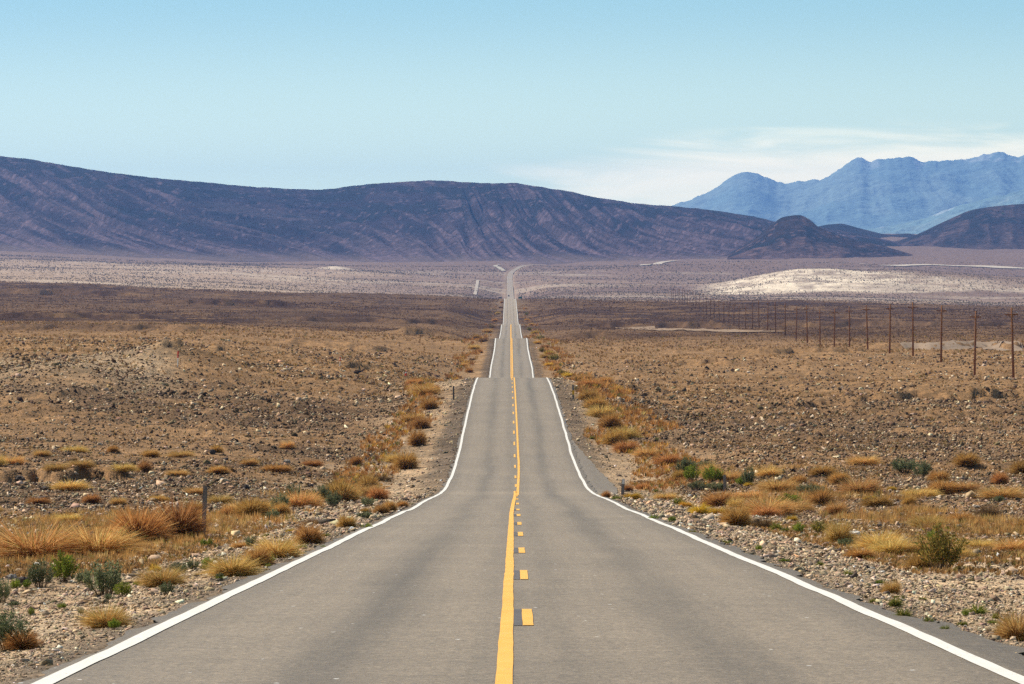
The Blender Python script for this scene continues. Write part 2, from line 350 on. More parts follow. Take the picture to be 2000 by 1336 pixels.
H += BK*np.where(ZZ < 300, 0.42, 1.1)*(0.5+fbm(XX/2.5, ZZ/2.5, 3, 29))
# hummocks, gravel swells, small lumps
amp = sst(4.2, 9, AD)
lum = (fbm(XX/7.0, ZZ/7.0, 3, 40)-0.5)*0.42 + (fbm(XX/28.0, ZZ/36.0, 3, 50)-0.5)*0.9*sst(8, 30, AD)
lum += (vnoise(XX/1.6, ZZ/1.6, 61)-0.5)*0.16 + (vnoise(XX/0.6, ZZ/0.6, 62)-0.5)*0.07*(1-sst(60, 160, ZZ))
lum += ((fbm(XX/90.0, ZZ/120.0, 3, 55)-0.5)*4.0)*sst(400, 1600, ZZ)*sst(15, 60, AD)
lum += ((fbm(XX/260.0, ZZ/260.0, 3, 56)-0.5)*8.0)*sst(2300, 3200, ZZ)*sst(20, 90, AD)
rid = 1-np.abs(2*fbm(XX/14.0+5, ZZ/10.0, 3, 70)-1)
lum += np.maximum(rid-0.93, 0)*6.0*sst(150, 260, ZZ)*(1-sst(2000, 2300, ZZ))
H += lum*amp*(1-sst(6000, 8000, ZZ))
wb = sst(5.0, 13.0+0.012*np.clip(ZZ, 0, 3000), AD)
verge = RHr-0.035-0.30*sst(3.7, 7.0, AD)+(fbm(XX/1.1, ZZ/2.0, 3, 77)-0.5)*0.06*sst(3.8, 4.6, AD)
HG = verge*(1-wb)+H*wb
under = AD < 3.75
HG = HG-np.where(under, 0.14+0.0004*np.maximum(ZZ, 0), 0)*(1-sst(3.45, 3.75, AD))
HG = np.where(ZZ > 6300, H, HG)
VG = np.stack([XX, ZZ, HG], -1)

def ground_z(X, Z):
    X = np.asarray(X, float); Z = np.asarray(Z, float)
    r = np.clip(np.searchsorted(Zs, Z)-1, 0, len(Zs)-2); t = np.clip((Z-Zs[r])/(Zs[r+1]-Zs[r]), 0, 1)
    def at(rr):
        u = X/(np.maximum(Zs[rr], -20)+U0); c = np.clip(np.searchsorted(UE, u)-1, 0, len(UE)-2)
        s = np.clip((u-UE[c])/(UE[c+1]-UE[c]), 0, 1)
        return HG[rr, c]*(1-s)+HG[rr, c+1]*s
    return at(r)*(1-t)+at(r+1)*t
SCAN = np.exp(np.linspace(math.log(21), math.log(6000), 6000))
def place(px, py, zmin=21):
    """first point of the ground seen at photo pixel (px, py)"""
    zz = SCAN[SCAN >= zmin]
    xs = (px-1000)/F*zz; hit = ground_z(xs, zz) >= -(py-668)/F*zz
    i = int(np.argmax(hit)) if hit.any() else len(zz)-1
    return xs[i], zz[i], float(ground_z(xs[i], zz[i]))

# albedo of the ground, zone by zone (gravel verge, tan pavement, dark volcanic rubble, pale alluvium, white sand)
def C(*a): return np.array(a)
T = C(.240, .152, .084); DK = C(.135, .090, .058); GR = C(.43, .33, .225); OR = C(.265, .165, .085); PU = C(.052, .029, .021); FA = C(.36, .275, .21); QU = C(.19, .135, .115); WH = C(.70, .62, .50)
def lerp(a, b, m): return a*(1-m[..., None])+b*m[..., None]
n_a = fbm(XX/40, ZZ/40, 4, 80); n_b = fbm(XX/9, ZZ/9, 4, 90); n_c = fbm(XX/3, ZZ/3, 3, 95); n_d = fbm(XX/160, ZZ/160, 4, 99)
lz = np.log(np.maximum(ZZ, 5))+(n_a-0.5)*0.10
L = lambda z: math.log(z)
cg = np.broadcast_to(T, XX.shape+(3,)).copy()
right = (D > 0)
cg = lerp(cg, DK, 0.85*sst(0.47, 0.62, n_b*0.6+n_a*0.4)*sst(L(60), L(180), lz))
cg = lerp(cg, DK, 0.55*sst(L(190), L(220), lz)*(1-sst(L(300), L(345), lz))*sst(12, 22, D)*sst(0.36, 0.5, n_c*0.5+n_b*0.5))
cg = lerp(cg, GR, (1-sst(6.5, 12.5, AD+(n_b-0.5)*8))*(1-sst(L(110), L(260), lz)*0.55))
cg = lerp(cg, OR, sst(L(240), L(440), lz)*(1-sst(L(760), L(1150), lz+(n_d-.5)*.5))*(0.55+0.45*sst(0.4, 0.6, n_b)))
mid = sst(L(700), L(1150), lz+(n_d-.5)*.5)*(1-sst(L(2080), L(2260), lz))
cg = lerp(cg, PU, mid*(0.55+0.45*sst(0.38, 0.6, n_d*0.5+n_a*0.5)))
cg = lerp(cg, OR*0.85, mid*0.6*sst(0.54, 0.66, n_a*0.6+n_b*0.4))
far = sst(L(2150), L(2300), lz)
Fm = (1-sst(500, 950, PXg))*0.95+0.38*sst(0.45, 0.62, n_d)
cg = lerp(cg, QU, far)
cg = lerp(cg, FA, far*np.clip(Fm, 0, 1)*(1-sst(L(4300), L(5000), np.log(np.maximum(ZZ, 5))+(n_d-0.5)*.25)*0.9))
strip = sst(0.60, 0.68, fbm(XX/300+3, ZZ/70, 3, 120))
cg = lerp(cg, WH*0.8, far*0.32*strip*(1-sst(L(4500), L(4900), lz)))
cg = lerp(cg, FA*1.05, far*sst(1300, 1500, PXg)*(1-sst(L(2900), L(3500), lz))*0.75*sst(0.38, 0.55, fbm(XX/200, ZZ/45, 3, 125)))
dm = sst(1330, 1460, PXg)*(1-0.55*sst(1620, 1800, PXg+(fbm(XX/500,ZZ/40,4,133)-.5)*500))*sst(3300, 3420, ZZ+(n_d-.5)*260)*(1-sst(3720, 3860, ZZ+(n_d-.5)*320+(PXg-1550)*0.35))
cg = lerp(cg, WH, np.clip(dm*1.1, 0, 1)*(0.35+0.65*sst(0.38, 0.55, fbm(XX/16, ZZ/40, 4, 130)*0.6+0.4*fbm(XX/150+ZZ/60, ZZ/50, 3, 131))))
cg = lerp(cg, WH*0.9, bump(PXg, ZZ, 655, 30, 4660, 40, 1.0))
# oiled dark strip beside the asphalt where the road climbs
oil = (1-sst(4.7, 5.6, AD+(n_c-0.5)*1.2))*sst(L(150), L(190), lz)*(1-sst(L(900), L(1500), lz))
cg = lerp(cg, C(.105, .085, .07), oil*np.where(D < 0, 0.8, 0.62))
edge = (1-sst(4.05, 4.5, AD+(n_c-0.5)*0.9))*(1-sst(L(150), L(190), lz))
cg = lerp(cg, C(.15, .12, .095), edge*0.8)
cg = lerp(cg, FA*0.9, (1-sst(5, 9, AD))*sst(L(2100), L(2400), lz)*0.7)
fl = (1-sst(300, 380, PXg))*np.exp(-((ZZ-310)/30)**2)
cg = lerp(cg, GR*0.82, 0.8*fl)
# bare scrape left of the first crest
scr = sst(-13, -8, D)*(1-sst(-5.2, -4.6, D))*sst(300, 318, ZZ)*(1-sst(345, 360, ZZ))
cg = lerp(cg, GR*0.85, scr*0.8)
cg = np.clip(cg*(0.86+0.28*n_c)[..., None], 0.02, 0.9)
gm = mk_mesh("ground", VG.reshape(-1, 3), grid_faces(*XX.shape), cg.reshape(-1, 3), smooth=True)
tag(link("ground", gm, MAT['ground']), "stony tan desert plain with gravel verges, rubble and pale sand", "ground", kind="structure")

# ------------------------------------------------------------------ road and its paint
Zroad = Zs[(Zs > -41) & (Zs < 5900)]
def road_z(Z): return road_h(Z)+road_bump(Z)
def ribbon(name, Z, offs, dz, mat, jitter=0.0, seed=0):
    """strip along the road; offs (rows, k) lateral offsets from the road's centre"""
    Z = np.asarray(Z, float); offs = np.asarray(offs, float); k = offs.shape[1]
    tx = np.gradient(road_x(Z), Z) if len(Z) > 2 else np.zeros(len(Z))
    nx = 1/np.sqrt(1+tx**2); ny = -tx*nx
    X = road_x(Z)[:, None]+offs*nx[:, None]; Y = Z[:, None]+offs*ny[:, None]
    Hh = road_z(Z)[:, None]+dz-0.012*np.maximum(np.abs(offs)-3.6, 0)**1*3
    V = np.stack([X, Y, Hh], -1).reshape(-1, 3)
    uv = np.stack([offs, Z[:, None]+0*offs], -1).reshape(-1, 2)
    return mk_mesh(name, V, grid_faces(len(Z), k), uv=uv, smooth=True)
el_ = 3.70+(fbm(Zroad/1.3, Zroad*0, 4, 201)-0.5)*0.34; er_ = 3.80+(fbm(Zroad/1.3, Zroad*0+9, 4, 202)-0.5)*0.40
er_ = er_+0.35*np.exp(-((Zroad-29)/5)**2)
lat = np.linspace(-1, 1, 17)
offs = np.where(lat[None] < 0, lat[None]*el_[:, None], lat[None]*er_[:, None])
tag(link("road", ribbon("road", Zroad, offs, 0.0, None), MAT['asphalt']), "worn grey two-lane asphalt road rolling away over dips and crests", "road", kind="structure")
def line(name, Z0, Z1, off, w, mat, dz, label, wob=0.02, seed=0, dashes=None):
    VV = []; FF = []; UV = []; base = 0
    segs = [(Z0, Z1)] if dashes is None else dashes
    for a, b in segs:
        Z = Zroad[(Zroad > a) & (Zroad < b)]; Z = np.concatenate([[a], Z, [b]])
        c = (off(Z) if callable(off) else off)+(fbm(Z/6.0, Z*0+seed, 3, 300+seed)-0.5)*2*wob
        ww = w*(0.94+0.12*vnoise(Z/0.9, Z*0, 310+seed))*(1+0.5*sst(250, 700, Z)+0.4*sst(700, 1500, Z)*0)
        me = np.stack([c-ww/2, c+ww/2], -1)
        tx = np.gradient(road_x(Z), Z); nx = 1/np.sqrt(1+tx**2); ny = -tx*nx
        X = road_x(Z)[:, None]+me*nx[:, None]; Y = Z[:, None]+me*ny[:, None]
        V = np.stack([X, Y, (road_z(Z)+dz*(1+Z/150))[:, None]+0*me], -1).reshape(-1, 3)
        VV.append(V); FF.append(grid_faces(len(Z), 2)+base); base += len(V)
    me = mk_mesh(name, np.concatenate(VV), np.concatenate(FF))
    return tag(link(name, me, mat), label, "road marking", kind="structure")
line("road_edge_line", -38, 2600, -3.5, 0.15, MAT['white'], 0.005, "solid white line along the road's left edge", 0.03, 1)
line("road_edge_line", -38, 2600, 3.5, 0.15, MAT['white'], 0.005, "solid white line along the road's right edge", 0.03, 2)
line("road_centre_line", -38, 158, lambda z: -0.235+0.15*sst(95, 157, z), 0.125, MAT['yellow'], 0.006, "solid yellow line left of the dashes on the near slope", 0.006, 3)
line("road_centre_line", 146, 1500, lambda z: 0.02+0.17*sst(146, 200, z), 0.125, MAT['yellow'], 0.006, "solid yellow line right of the dashes, up the far slopes", 0.008, 4)
dsh = [(31.8+12.2*k, 31.8+12.2*k+3.5) for k in range(-5, 25)]
line("road_centre_dashes", 0, 0, -0.03, 0.108, MAT['yellow'], 0.006, "broken yellow dashes along the middle of the road", 0.004, 5, dashes=dsh)
line("road_centre_patch", 0, 0, -0.13, 0.085, MAT['black'], 0.004, "dark paint blocks between the yellow dashes and solid line", 0.004, 6, dashes=[d for d in dsh if d[1] < 150])
line("road_centre_line", 330, 1400, -0.06, 0.13, MAT['yellow'], 0.006, "second solid yellow line over the distant crests", 0.02, 7)
# widened apron in the dip
Za = np.linspace(150, 222, 60)
wid = 1.25*np.sin(np.clip((Za-150)/72, 0, 1)**0.55*math.pi)**0.8
oa = (3.45+np.linspace(0, 1, 7)[None]*(0.30+wid+(fbm(Za/1.5, Za*0, 3, 210)-.5)*.3)[:, None])
X = road_x(Za)[:, None]+oa; Y_ = Za[:, None]+0*oa
V = np.stack([X, Y_, np.maximum(road_z(Za)[:, None]-0.012-0.06*(oa-3.45), ground_z(X, Y_)+0.012)], -1)
V[:, 0, 2] = road_z(Za)-0.012; V[:, 1, 2] = np.minimum(V[:, 1, 2], road_z(Za)-0.01)
tag(link("road_apron", mk_mesh("road_apron", V.reshape(-1, 3), grid_faces(60, 7), uv=np.stack([oa*0+3.3, Za[:, None]+0*oa], -1).reshape(-1, 2), smooth=True), MAT['asphalt']),
    "worn asphalt apron bulging from the right edge of the road in the dip", "road", kind="structure")
# pale dirt tracks out on the plain
def track(pts, w, label, col, lift=0.2):
    P = np.array([place(px, py, zm)[:2] for px, py, zm in pts])
    s = np.linspace(0, len(P)-1, 120); xs = pchip(np.arange(len(P)), P[:, 0], s); ys = pchip(np.arange(len(P)), P[:, 1], s)
    t = np.stack([np.gradient(xs), np.gradient(ys)], -1); t /= np.linalg.norm(t, axis=1)[:, None]
    n = np.stack([t[:, 1], -t[:, 0]], -1); k = np.linspace(-0.5, 0.5, 5)
    ww = w*(0.8+0.4*fbm(s/2, s*0, 3, int(abs(xs[0]))))
    X = xs[:, None]+n[:, :1]*k*ww[:, None]; Y = ys[:, None]+n[:, 1:]*k*ww[:, None]
    Zh = ground_z(X, Y)+lift
    tag(link("dirt_track", mk_mesh("dirt_track", np.stack([X, Y, Zh], -1).reshape(-1, 3), grid_faces(120, 5), np.broadcast_to(np.array(col), (600, 3)), smooth=True), MAT['dirt']), label, "dirt track", kind="structure")
track([(975, 518, 3000), (968, 519.5, 3000), (974, 523, 3000), (984, 530, 3000)], 7, "pale dirt track forking left off the road's far bend", (.42, .38, .31), 0.8)
track([(933, 548, 2600), (931, 560, 2600), (927, 576, 2500)], 3.5, "short pale dirt track left of the road on the far plain", (.48, .41, .34), 0.5)
track([(1258, 519, 3500), (1290, 514, 3500), (1320, 510, 3500)], 16, "thin pale dirt track below the dark ridge", (.50, .44, .36), 1.0)
track([(1515, 497, 4500), (1560, 491, 4500), (1600, 486, 4500), (1622, 488, 4500)], 26, "pale dirt track climbing towards the small butte", (.52, .46, .38), 1.5)
track([(1240, 641, 600), (1330, 643, 600), (1420, 646, 600), (1490, 649, 600)], 14, "faint tan dirt track crossing the plain left of the utility poles", (.29, .205, .14), 0.25)
track([(1760, 676, 600), (1840, 677, 600), (1930, 681, 600), (2060, 688, 600)], 12, "pale tan dirt track crossing behind the nearest utility poles", (.29, .215, .155), 0.25)
track([(1690, 517, 3900), (1800, 518, 3900), (1900, 521, 3900), (2060, 525, 3900)], 26, "pale sandy wash along the slope above the white dune", (.55, .48, .39), 1.0)

# ------------------------------------------------------------------ hills and far mountains
def mrange(name, label, ridge, base, Zb, Zr_, back, cols, rows, gully, gamp, skew, colf, mat, seed, prof=1.25, rk=0.16, gk=1.0, ck=0.09):
    px = np.linspace(ridge[0][0], ridge[-1][0], cols)
    ry = pchip([p[0] for p in ridge], [p[1] for p in ridge], px); by = pchip([p[0] for p in base], [p[1] for p in base], px)
    zr_ = Zr_*(1+0.06*(fbm(px/260, px*0, 3, seed)-0.5)); zb_ = Zb*(1+0.05*(fbm(px/200, px*0+5, 3, seed+1)-0.5))
    u = (px-1000)/F
    s = np.concatenate([np.linspace(-0.06, 1, rows), 1+np.linspace(0.04, 1, rows//4)])
    S = s[:, None]+0*px[None]
    zf = zb_[None]+(zr_-zb_)[None]*np.minimum(S, 1)+np.maximum(S-1, 0)*back
    X = u[None]*zf
    hb = -(by-668)/F*zb_; hr = -(ry-668)/F*zr_
    Sc = np.clip(S, 0, 1); g = 0.45*Sc+0.55*Sc**(prof*1.6)
    g = g*(1-0.0*Sc)
    Hh = hb[None]+(hr-hb)[None]*g
    rel = (hr-hb)[None]*np.ones_like(S)
    sk = np.interp(px, [p[0] for p in skew], [p[1] for p in skew])[None]
    a = X+sk*Sc
    n1 = fbm(a/gully, Sc*1.1+3, 3, seed+10); n2 = fbm(a/(gully*0.33), Sc*2.0, 3, seed+20); n3 = fbm(a/(gully*0.11), Sc*4.5, 2, seed+30)
    env = np.clip(Sc*2.2, 0, 1)*np.clip((1-Sc)*4.5, 0, 1)
    gl = (-np.abs(2*n1-1)*1.0-np.abs(2*n2-1)*0.5-np.abs(2*n3-1)*0.22+0.6)
    rock = fbm(X/(gully*0.3), zf/(gully*0.3), 4, seed+40)-0.5
    Hh = Hh+env*gl*gk*gamp*np.clip(rel/(rel.max()*0.5), 0.1, 1)+rock*gamp*rk*np.clip(Sc*3, 0, 1)*np.clip((1-Sc)*8+0.1, 0, 1)*(S <= 1)
    # ridge stays the skyline: rough it a little
    crest = (fbm(px/22, px*0, 5, seed+50, 0.6)-0.5)*gamp*ck
    Hh = Hh+crest[None]*np.exp(-((S-1)/0.06)**2)
    Hh = np.where(S < 0, Hh+S*220*max(1, gamp/20), Hh)
    bk = np.clip(S-1, 0, 1)
    Hh = Hh*(1-bk)+(-30)*bk*1.0+np.where(S > 1, (rock+gl*0.3)*gamp*bk, 0)
    col = colf(px[None]+0*S, Sc, n1, n2, n3, X, zf, a)
    me = mk_mesh(name, np.stack([X, zf, Hh], -1).reshape(-1, 3), grid_faces(*S.shape), col.reshape(-1, 3), smooth=True)
    return tag(link(name, me, mat), label, "hill" if "hill" in name else "mountain", kind="structure")
def hillcol(dark, mids, lite, seed):
    def f(px, S, n1, n2, n3, X, Z, rel):
        c = np.broadcast_to(np.array(mids), px.shape+(3,)).copy()
        st = sst(0.43, 0.60, n2*0.5+n3*0.25+n1*0.25)  # gully light and shade painted as streaks, since the sun barely shades the furrows
        c = lerp(c, np.array(lite), 0.85*st*(1-0.35*S))
        oc = fbm(X/230, S*9+n1*1.5, 4, seed); oc2 = fbm(X/40, S*26, 3, seed+3)
        m = sst(0.48, 0.56, oc*0.6+oc2*0.4)*sst(0.3, 0.8, S)
        c = lerp(c, np.array(dark), 0.9*m)
        m2 = sst(0.56, 0.66, n1*0.5+n2*0.5)*sst(0.15, 0.5, S)
        c = lerp(c, np.array(dark)*1.2, 0.8*m2)
        st2 = fbm(rel/20, S*8, 4, seed+7, 0.6)
        c = lerp(c, np.array(lite)*0.9, 0.18*sst(0.54, 0.68, st2)); c = lerp(c, np.array(dark), 0.3*sst(0.54, 0.68, 1-st2))
        sp = hash2((X/7).astype(np.int64), (Z/9).astype(np.int64), seed)
        c = c*(0.6+0.8*sp)[..., None]; c = lerp(c, np.array(lite)*1.6, 0.35*(sp > 0.95))
        c = lerp(c, np.array((.150, .106, .092)), 0.85*(1-sst(0.02, 0.24, S+(n2-.5)*.22)))
        return np.clip(c, 0.01, 0.9)
    return f
RIDGE = [(-700, 250), (-300, 275), (-60, 300), (0, 305), (50, 310), (140, 325), (280, 345), (420, 358), (520, 366), (620, 370), (700, 362), (800, 354), (850, 353), (950, 358), (1000, 357), (1040, 363), (1100, 372), (1180, 388), (1250, 398), (1330, 404), (1420, 415), (1480, 425), (1520, 434), (1580, 441), (1650, 452), (1740, 470), (1800, 492)]
BASE = [(-700, 470), (-200, 482), (0, 491), (300, 505), (600, 512), (1000, 515), (1200, 514), (1350, 511), (1500, 508), (1650, 505), (1800, 506)]
mrange("hills", "long dark purple brown ridge with gullied slopes across the horizon", RIDGE, BASE, 5700, 6900, 1500, 1250, 230, 80, 32, [(-700, 700), (0, 620), (400, 600), (700, 260), (900, 120), (1100, 330), (1300, 560), (1800, 500)],
       hillcol((.002, .003, .005), (.022, .014, .021), (.140, .094, .104), 401), MAT['hill'], 410)
mrange("hills", "small dark butte at the right end of the long ridge", [(1400, 508), (1470, 468), (1508, 438), (1530, 424), (1560, 420), (1580, 428), (1600, 444), (1650, 463), (1730, 482), (1820, 508)],
       [(1440, 513), (1560, 511), (1640, 510), (1760, 511)], 5500, 5900, 700, 300, 110, 90, 9, [(1440, 60), (1560, -20), (1760, -80)], hillcol((.003, .003, .005), (.03, .017, .018), (.14, .084, .075), 431), MAT['hill'], 440)
mrange("hills", "dark low saddle hill between the butte and right hill", [(1560, 495), (1600, 442), (1640, 437), (1680, 446), (1740, 458), (1770, 456), (1800, 462), (1900, 490)],
       [(1560, 496), (1640, 490), (1740, 484), (1900, 492)], 7200, 7900, 900, 260, 100, 110, 9, [(1560, 100), (1900, 100)], hillcol((.005, .004, .005), (.016, .010, .010), (.045, .03, .027), 451), MAT['hill'], 460)
mrange("hills", "dark rounded hill at the right with one dot on top", [(1690, 492), (1740, 474), (1780, 462), (1850, 430), (1900, 410), (1960, 401), (2000, 398), (2100, 393), (2300, 405), (2600, 440), (2900, 500)],
       [(1690, 496), (1800, 499), (2000, 501), (2500, 504), (2900, 506)], 6200, 7200, 1500, 420, 140, 170, 13, [(1690, -200), (2900, -100)], hillcol((.003, .003, .005), (.024, .014, .015), (.12, .075, .068), 471), MAT['hill'], 480)
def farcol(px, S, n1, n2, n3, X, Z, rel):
    c = np.broadcast_to(np.array((.22, .34, .32)), px.shape+(3,)).copy()  # blue-green of the haze partly mixed into the rock colour
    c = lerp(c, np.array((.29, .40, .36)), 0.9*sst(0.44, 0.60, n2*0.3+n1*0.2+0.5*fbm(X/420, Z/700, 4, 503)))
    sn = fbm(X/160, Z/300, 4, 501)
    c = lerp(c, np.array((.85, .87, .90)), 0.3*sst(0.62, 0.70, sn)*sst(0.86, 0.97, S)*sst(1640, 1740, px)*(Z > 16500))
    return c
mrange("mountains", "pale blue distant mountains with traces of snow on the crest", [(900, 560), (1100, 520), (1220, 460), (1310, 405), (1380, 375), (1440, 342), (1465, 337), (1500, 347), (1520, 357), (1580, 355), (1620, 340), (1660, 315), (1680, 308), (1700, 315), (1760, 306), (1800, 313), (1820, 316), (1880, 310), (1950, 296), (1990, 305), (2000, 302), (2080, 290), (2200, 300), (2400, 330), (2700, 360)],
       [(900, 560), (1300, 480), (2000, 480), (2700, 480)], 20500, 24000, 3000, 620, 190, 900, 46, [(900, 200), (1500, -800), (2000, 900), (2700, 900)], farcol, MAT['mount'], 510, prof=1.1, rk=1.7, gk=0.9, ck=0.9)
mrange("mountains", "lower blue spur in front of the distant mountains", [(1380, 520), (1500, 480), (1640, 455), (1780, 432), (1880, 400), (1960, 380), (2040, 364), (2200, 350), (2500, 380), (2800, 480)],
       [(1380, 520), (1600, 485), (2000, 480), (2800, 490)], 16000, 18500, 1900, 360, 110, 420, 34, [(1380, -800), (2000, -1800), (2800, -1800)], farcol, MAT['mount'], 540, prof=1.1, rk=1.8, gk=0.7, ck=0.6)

# ------------------------------------------------------------------ loose stones (stuff)
CUBE = np.array([[-1, -1, -1], [1, -1, -1], [1, 1, -1], [-1, 1, -1], [-1, -1, 1], [1, -1, 1], [1, 1, 1], [-1, 1, 1]], float)*0.5
CF = np.array([[0, 3, 2, 1], [4, 5, 6, 7], [0, 1, 5, 4], [1, 2, 6, 5], [2, 3, 7, 6], [3, 0, 4, 7]])
def stones(X, Z, size, col, flat=0.55, sink=0.25, seed=0):
    r = np.random.default_rng(seed); n = len(X)
    V = CUBE[None]+r.normal(0, 0.2, (n, 8, 3)); V[:, 4:, :2] *= r.uniform(0.35, 0.9, (n, 1, 1))
    V *= np.stack([size*r.uniform(0.8, 1.5, n), size*r.uniform(0.6, 1.1, n), size*flat*r.uniform(0.5, 1.3, n)], -1)[:, None]
    ti = r.normal(0, 0.3, (n, 2)); V[:, :, 2] += V[:, :, 0]*ti[:, :1]+V[:, :, 1]*ti[:, 1:]
    a = r.uniform(0, 6.283, n)[:, None]; c, s = np.cos(a), np.sin(a)
    x = V[:, :, 0]*c-V[:, :, 1]*s; y = V[:, :, 0]*s+V[:, :, 1]*c
    V = np.stack([x+X[:, None], y+Z[:, None], V[:, :, 2]+(ground_z(X, Z)+size*flat*(0.5-sink))[:, None]], -1)
    Fc = (CF[None]+(np.arange(n)*8)[:, None, None]).reshape(-1, 4)
    return V.reshape(-1, 3), Fc, np.repeat(col, 8, axis=0)
def scatter(n, z0, z1, keep, umax=0.185, seed=0):
    r = np.random.default_rng(seed)
    Z = np.exp(r.uniform(math.log(z0), math.log(z1), n)); X = r.uniform(-umax, umax, n)*(Z+4)
    k = keep(X, Z, r); return X[k], Z[k], r
def stone_cols(r, n, pal, w):
    p = np.array(pal)[r.choice(len(pal), n, p=w)]
    return np.clip(p*r.lognormal(0, 0.28, (n, 1))*r.normal(1, 0.05, (n, 3)), 0.02, 0.85)
PALE = [(.48, .355, .235), (.37, .275, .19), (.26, .185, .125), (.62, .53, .42), (.12, .09, .07), (.36, .24, .14)]
def kv(X, Z, r):
    d = np.abs(X-road_x(Z)); off = d-3.74-0.14*np.abs(r.normal(0, 1, len(X)))
    ap = (X-road_x(Z) > 0) & (Z > 150) & (Z < 222); off = off-np.where(ap, 1.35*np.sin(np.clip((Z-150)/72, 0, 1)**0.55*math.pi)**0.8, 0)
    return (off > 0) & (r.uniform(0, 1, len(X)) < (0.35+0.65*np.exp(-np.maximum(d-5, 0)/10))*np.where(Z > 160, (d < 9)*0.5, 1))
X, Z, r = scatter(290000, 21.5, 350, kv, seed=21)
sz = np.clip(Z/3330*np.clip(r.lognormal(0.38, 0.55, len(X)), 0.7, 11), 0.012, 0.35)
v, f, c = stones(X, Z, sz*np.where(Z > 150, 0.75, 1.0), stone_cols(r, len(X), PALE, [.28, .24, .18, .08, .12, .10]), flat=0.5, seed=22)
tag(link("verge_gravel", mk_mesh("verge_gravel", v, f, c), MAT['stone']), "pale angular gravel strewn over both road verges", "gravel", kind="stuff")
def kp(X, Z, r):
    d = X-road_x(Z); ad = np.abs(d)
    den = fbm(X/9, Z/9, 4, 90)*0.6+fbm(X/40, Z/40, 4, 80)*0.4
    p = 0.30+0.70*sst(0.42, 0.60, den)
    p = np.where((d > 12) & (Z > 185) & (Z < 340), np.maximum(p, 0.75), p)
    p = p*np.where((Z > 360), 0.35, 1.0)
    return (ad > 8+0.0*Z) & (r.uniform(0, 1, len(X)) < p)
X, Z, r = scatter(430000, 55, 620, kp, seed=31)
sz = np.clip(Z/3330*np.clip(r.lognormal(0.22, 0.48, len(X)), 0.55, 4.8), 0.03, 0.5)
DARK = [(.11, .070, .044), (.18, .115, .070), (.28, .19, .11), (.50, .38, .26), (.065, .044, .032)]
v, f, c = stones(X, Z, sz, stone_cols(r, len(X), DARK, [.26, .24, .22, .19, .09]), flat=0.7, seed=32)
tag(link("desert_rubble", mk_mesh("desert_rubble", v, f, c), MAT['stone']), "dark broken rubble lying over the desert plain", "rubble", kind="stuff")

# ------------------------------------------------------------------ plants
def blades(n, r, spread=0.10, rad=0.5, hgt=0.75, w=0.012, cols=None, colw=None, curl=0.25, flat=0.0, droop=0.0, lo=0.25, tipc=1.25, basec=0.8):
    """dome of fine stems fanning out of one base; unit wide"""
    th = r.uniform(0, 6.283, n); ph = np.arccos(1-r.uniform(0, 1, n)*(1-flat*0.0)*0.93)   # polar angle from up
    L_ = r.uniform(lo, 1.0, n)**0.6*(0.85+0.3*r.uniform(0, 1, n))
    lobes = 0.78+0.30*vnoise(th*1.2+r.uniform(0, 50), ph*2.0, int(r.integers(1000)))
    L_ *= lobes
    d = np.stack([np.sin(ph)*np.cos(th)*rad, np.sin(ph)*np.sin(th)*rad, np.cos(ph)*hgt], -1)*L_[:, None]
    b = np.stack([np.cos(th), np.sin(th), 0*th], -1)*(r.uniform(0, 1, n)**0.6*spread)[:, None]
    tip = b+d+r.normal(0, 0.03, (n, 3)); tip[:, 2] = np.maximum(tip[:, 2], 0.02)
    mid = b*0.6+0.5*d+np.stack([0*th, 0*th, np.sin(ph)*0.12*curl*4*L_*hgt], -1)
    tip[:, 2] -= droop*L_
    side = np.cross(d, r.normal(0, 1, (n, 3))); side /= np.linalg.norm(side, axis=1)[:, None]+1e-9
    ww = w*r.uniform(0.6, 1.4, n)[:, None]
    V = np.stack([b-side*ww*0.5, b+side*ww*0.5, mid-side*ww*0.5, mid+side*ww*0.5, tip-side*ww*0.15, tip+side*ww*0.15], 1)
    V[:, :, 2] = np.maximum(V[:, :, 2], -0.02)
    fc = np.array([[0, 1, 3, 2], [2, 3, 5, 4]])
    Fc = (fc[None]+(np.arange(n)*6)[:, None, None]).reshape(-1, 4)
    p = np.array(cols)[r.choice(len(cols), n, p=colw)]*r.lognormal(0, 0.2, (n, 1))
    Cc = np.repeat(p[:, None], 6, 1)
    return V.reshape(-1, 3), Fc, np.clip(Cc, 0.01, 0.85).reshape(-1, 3)
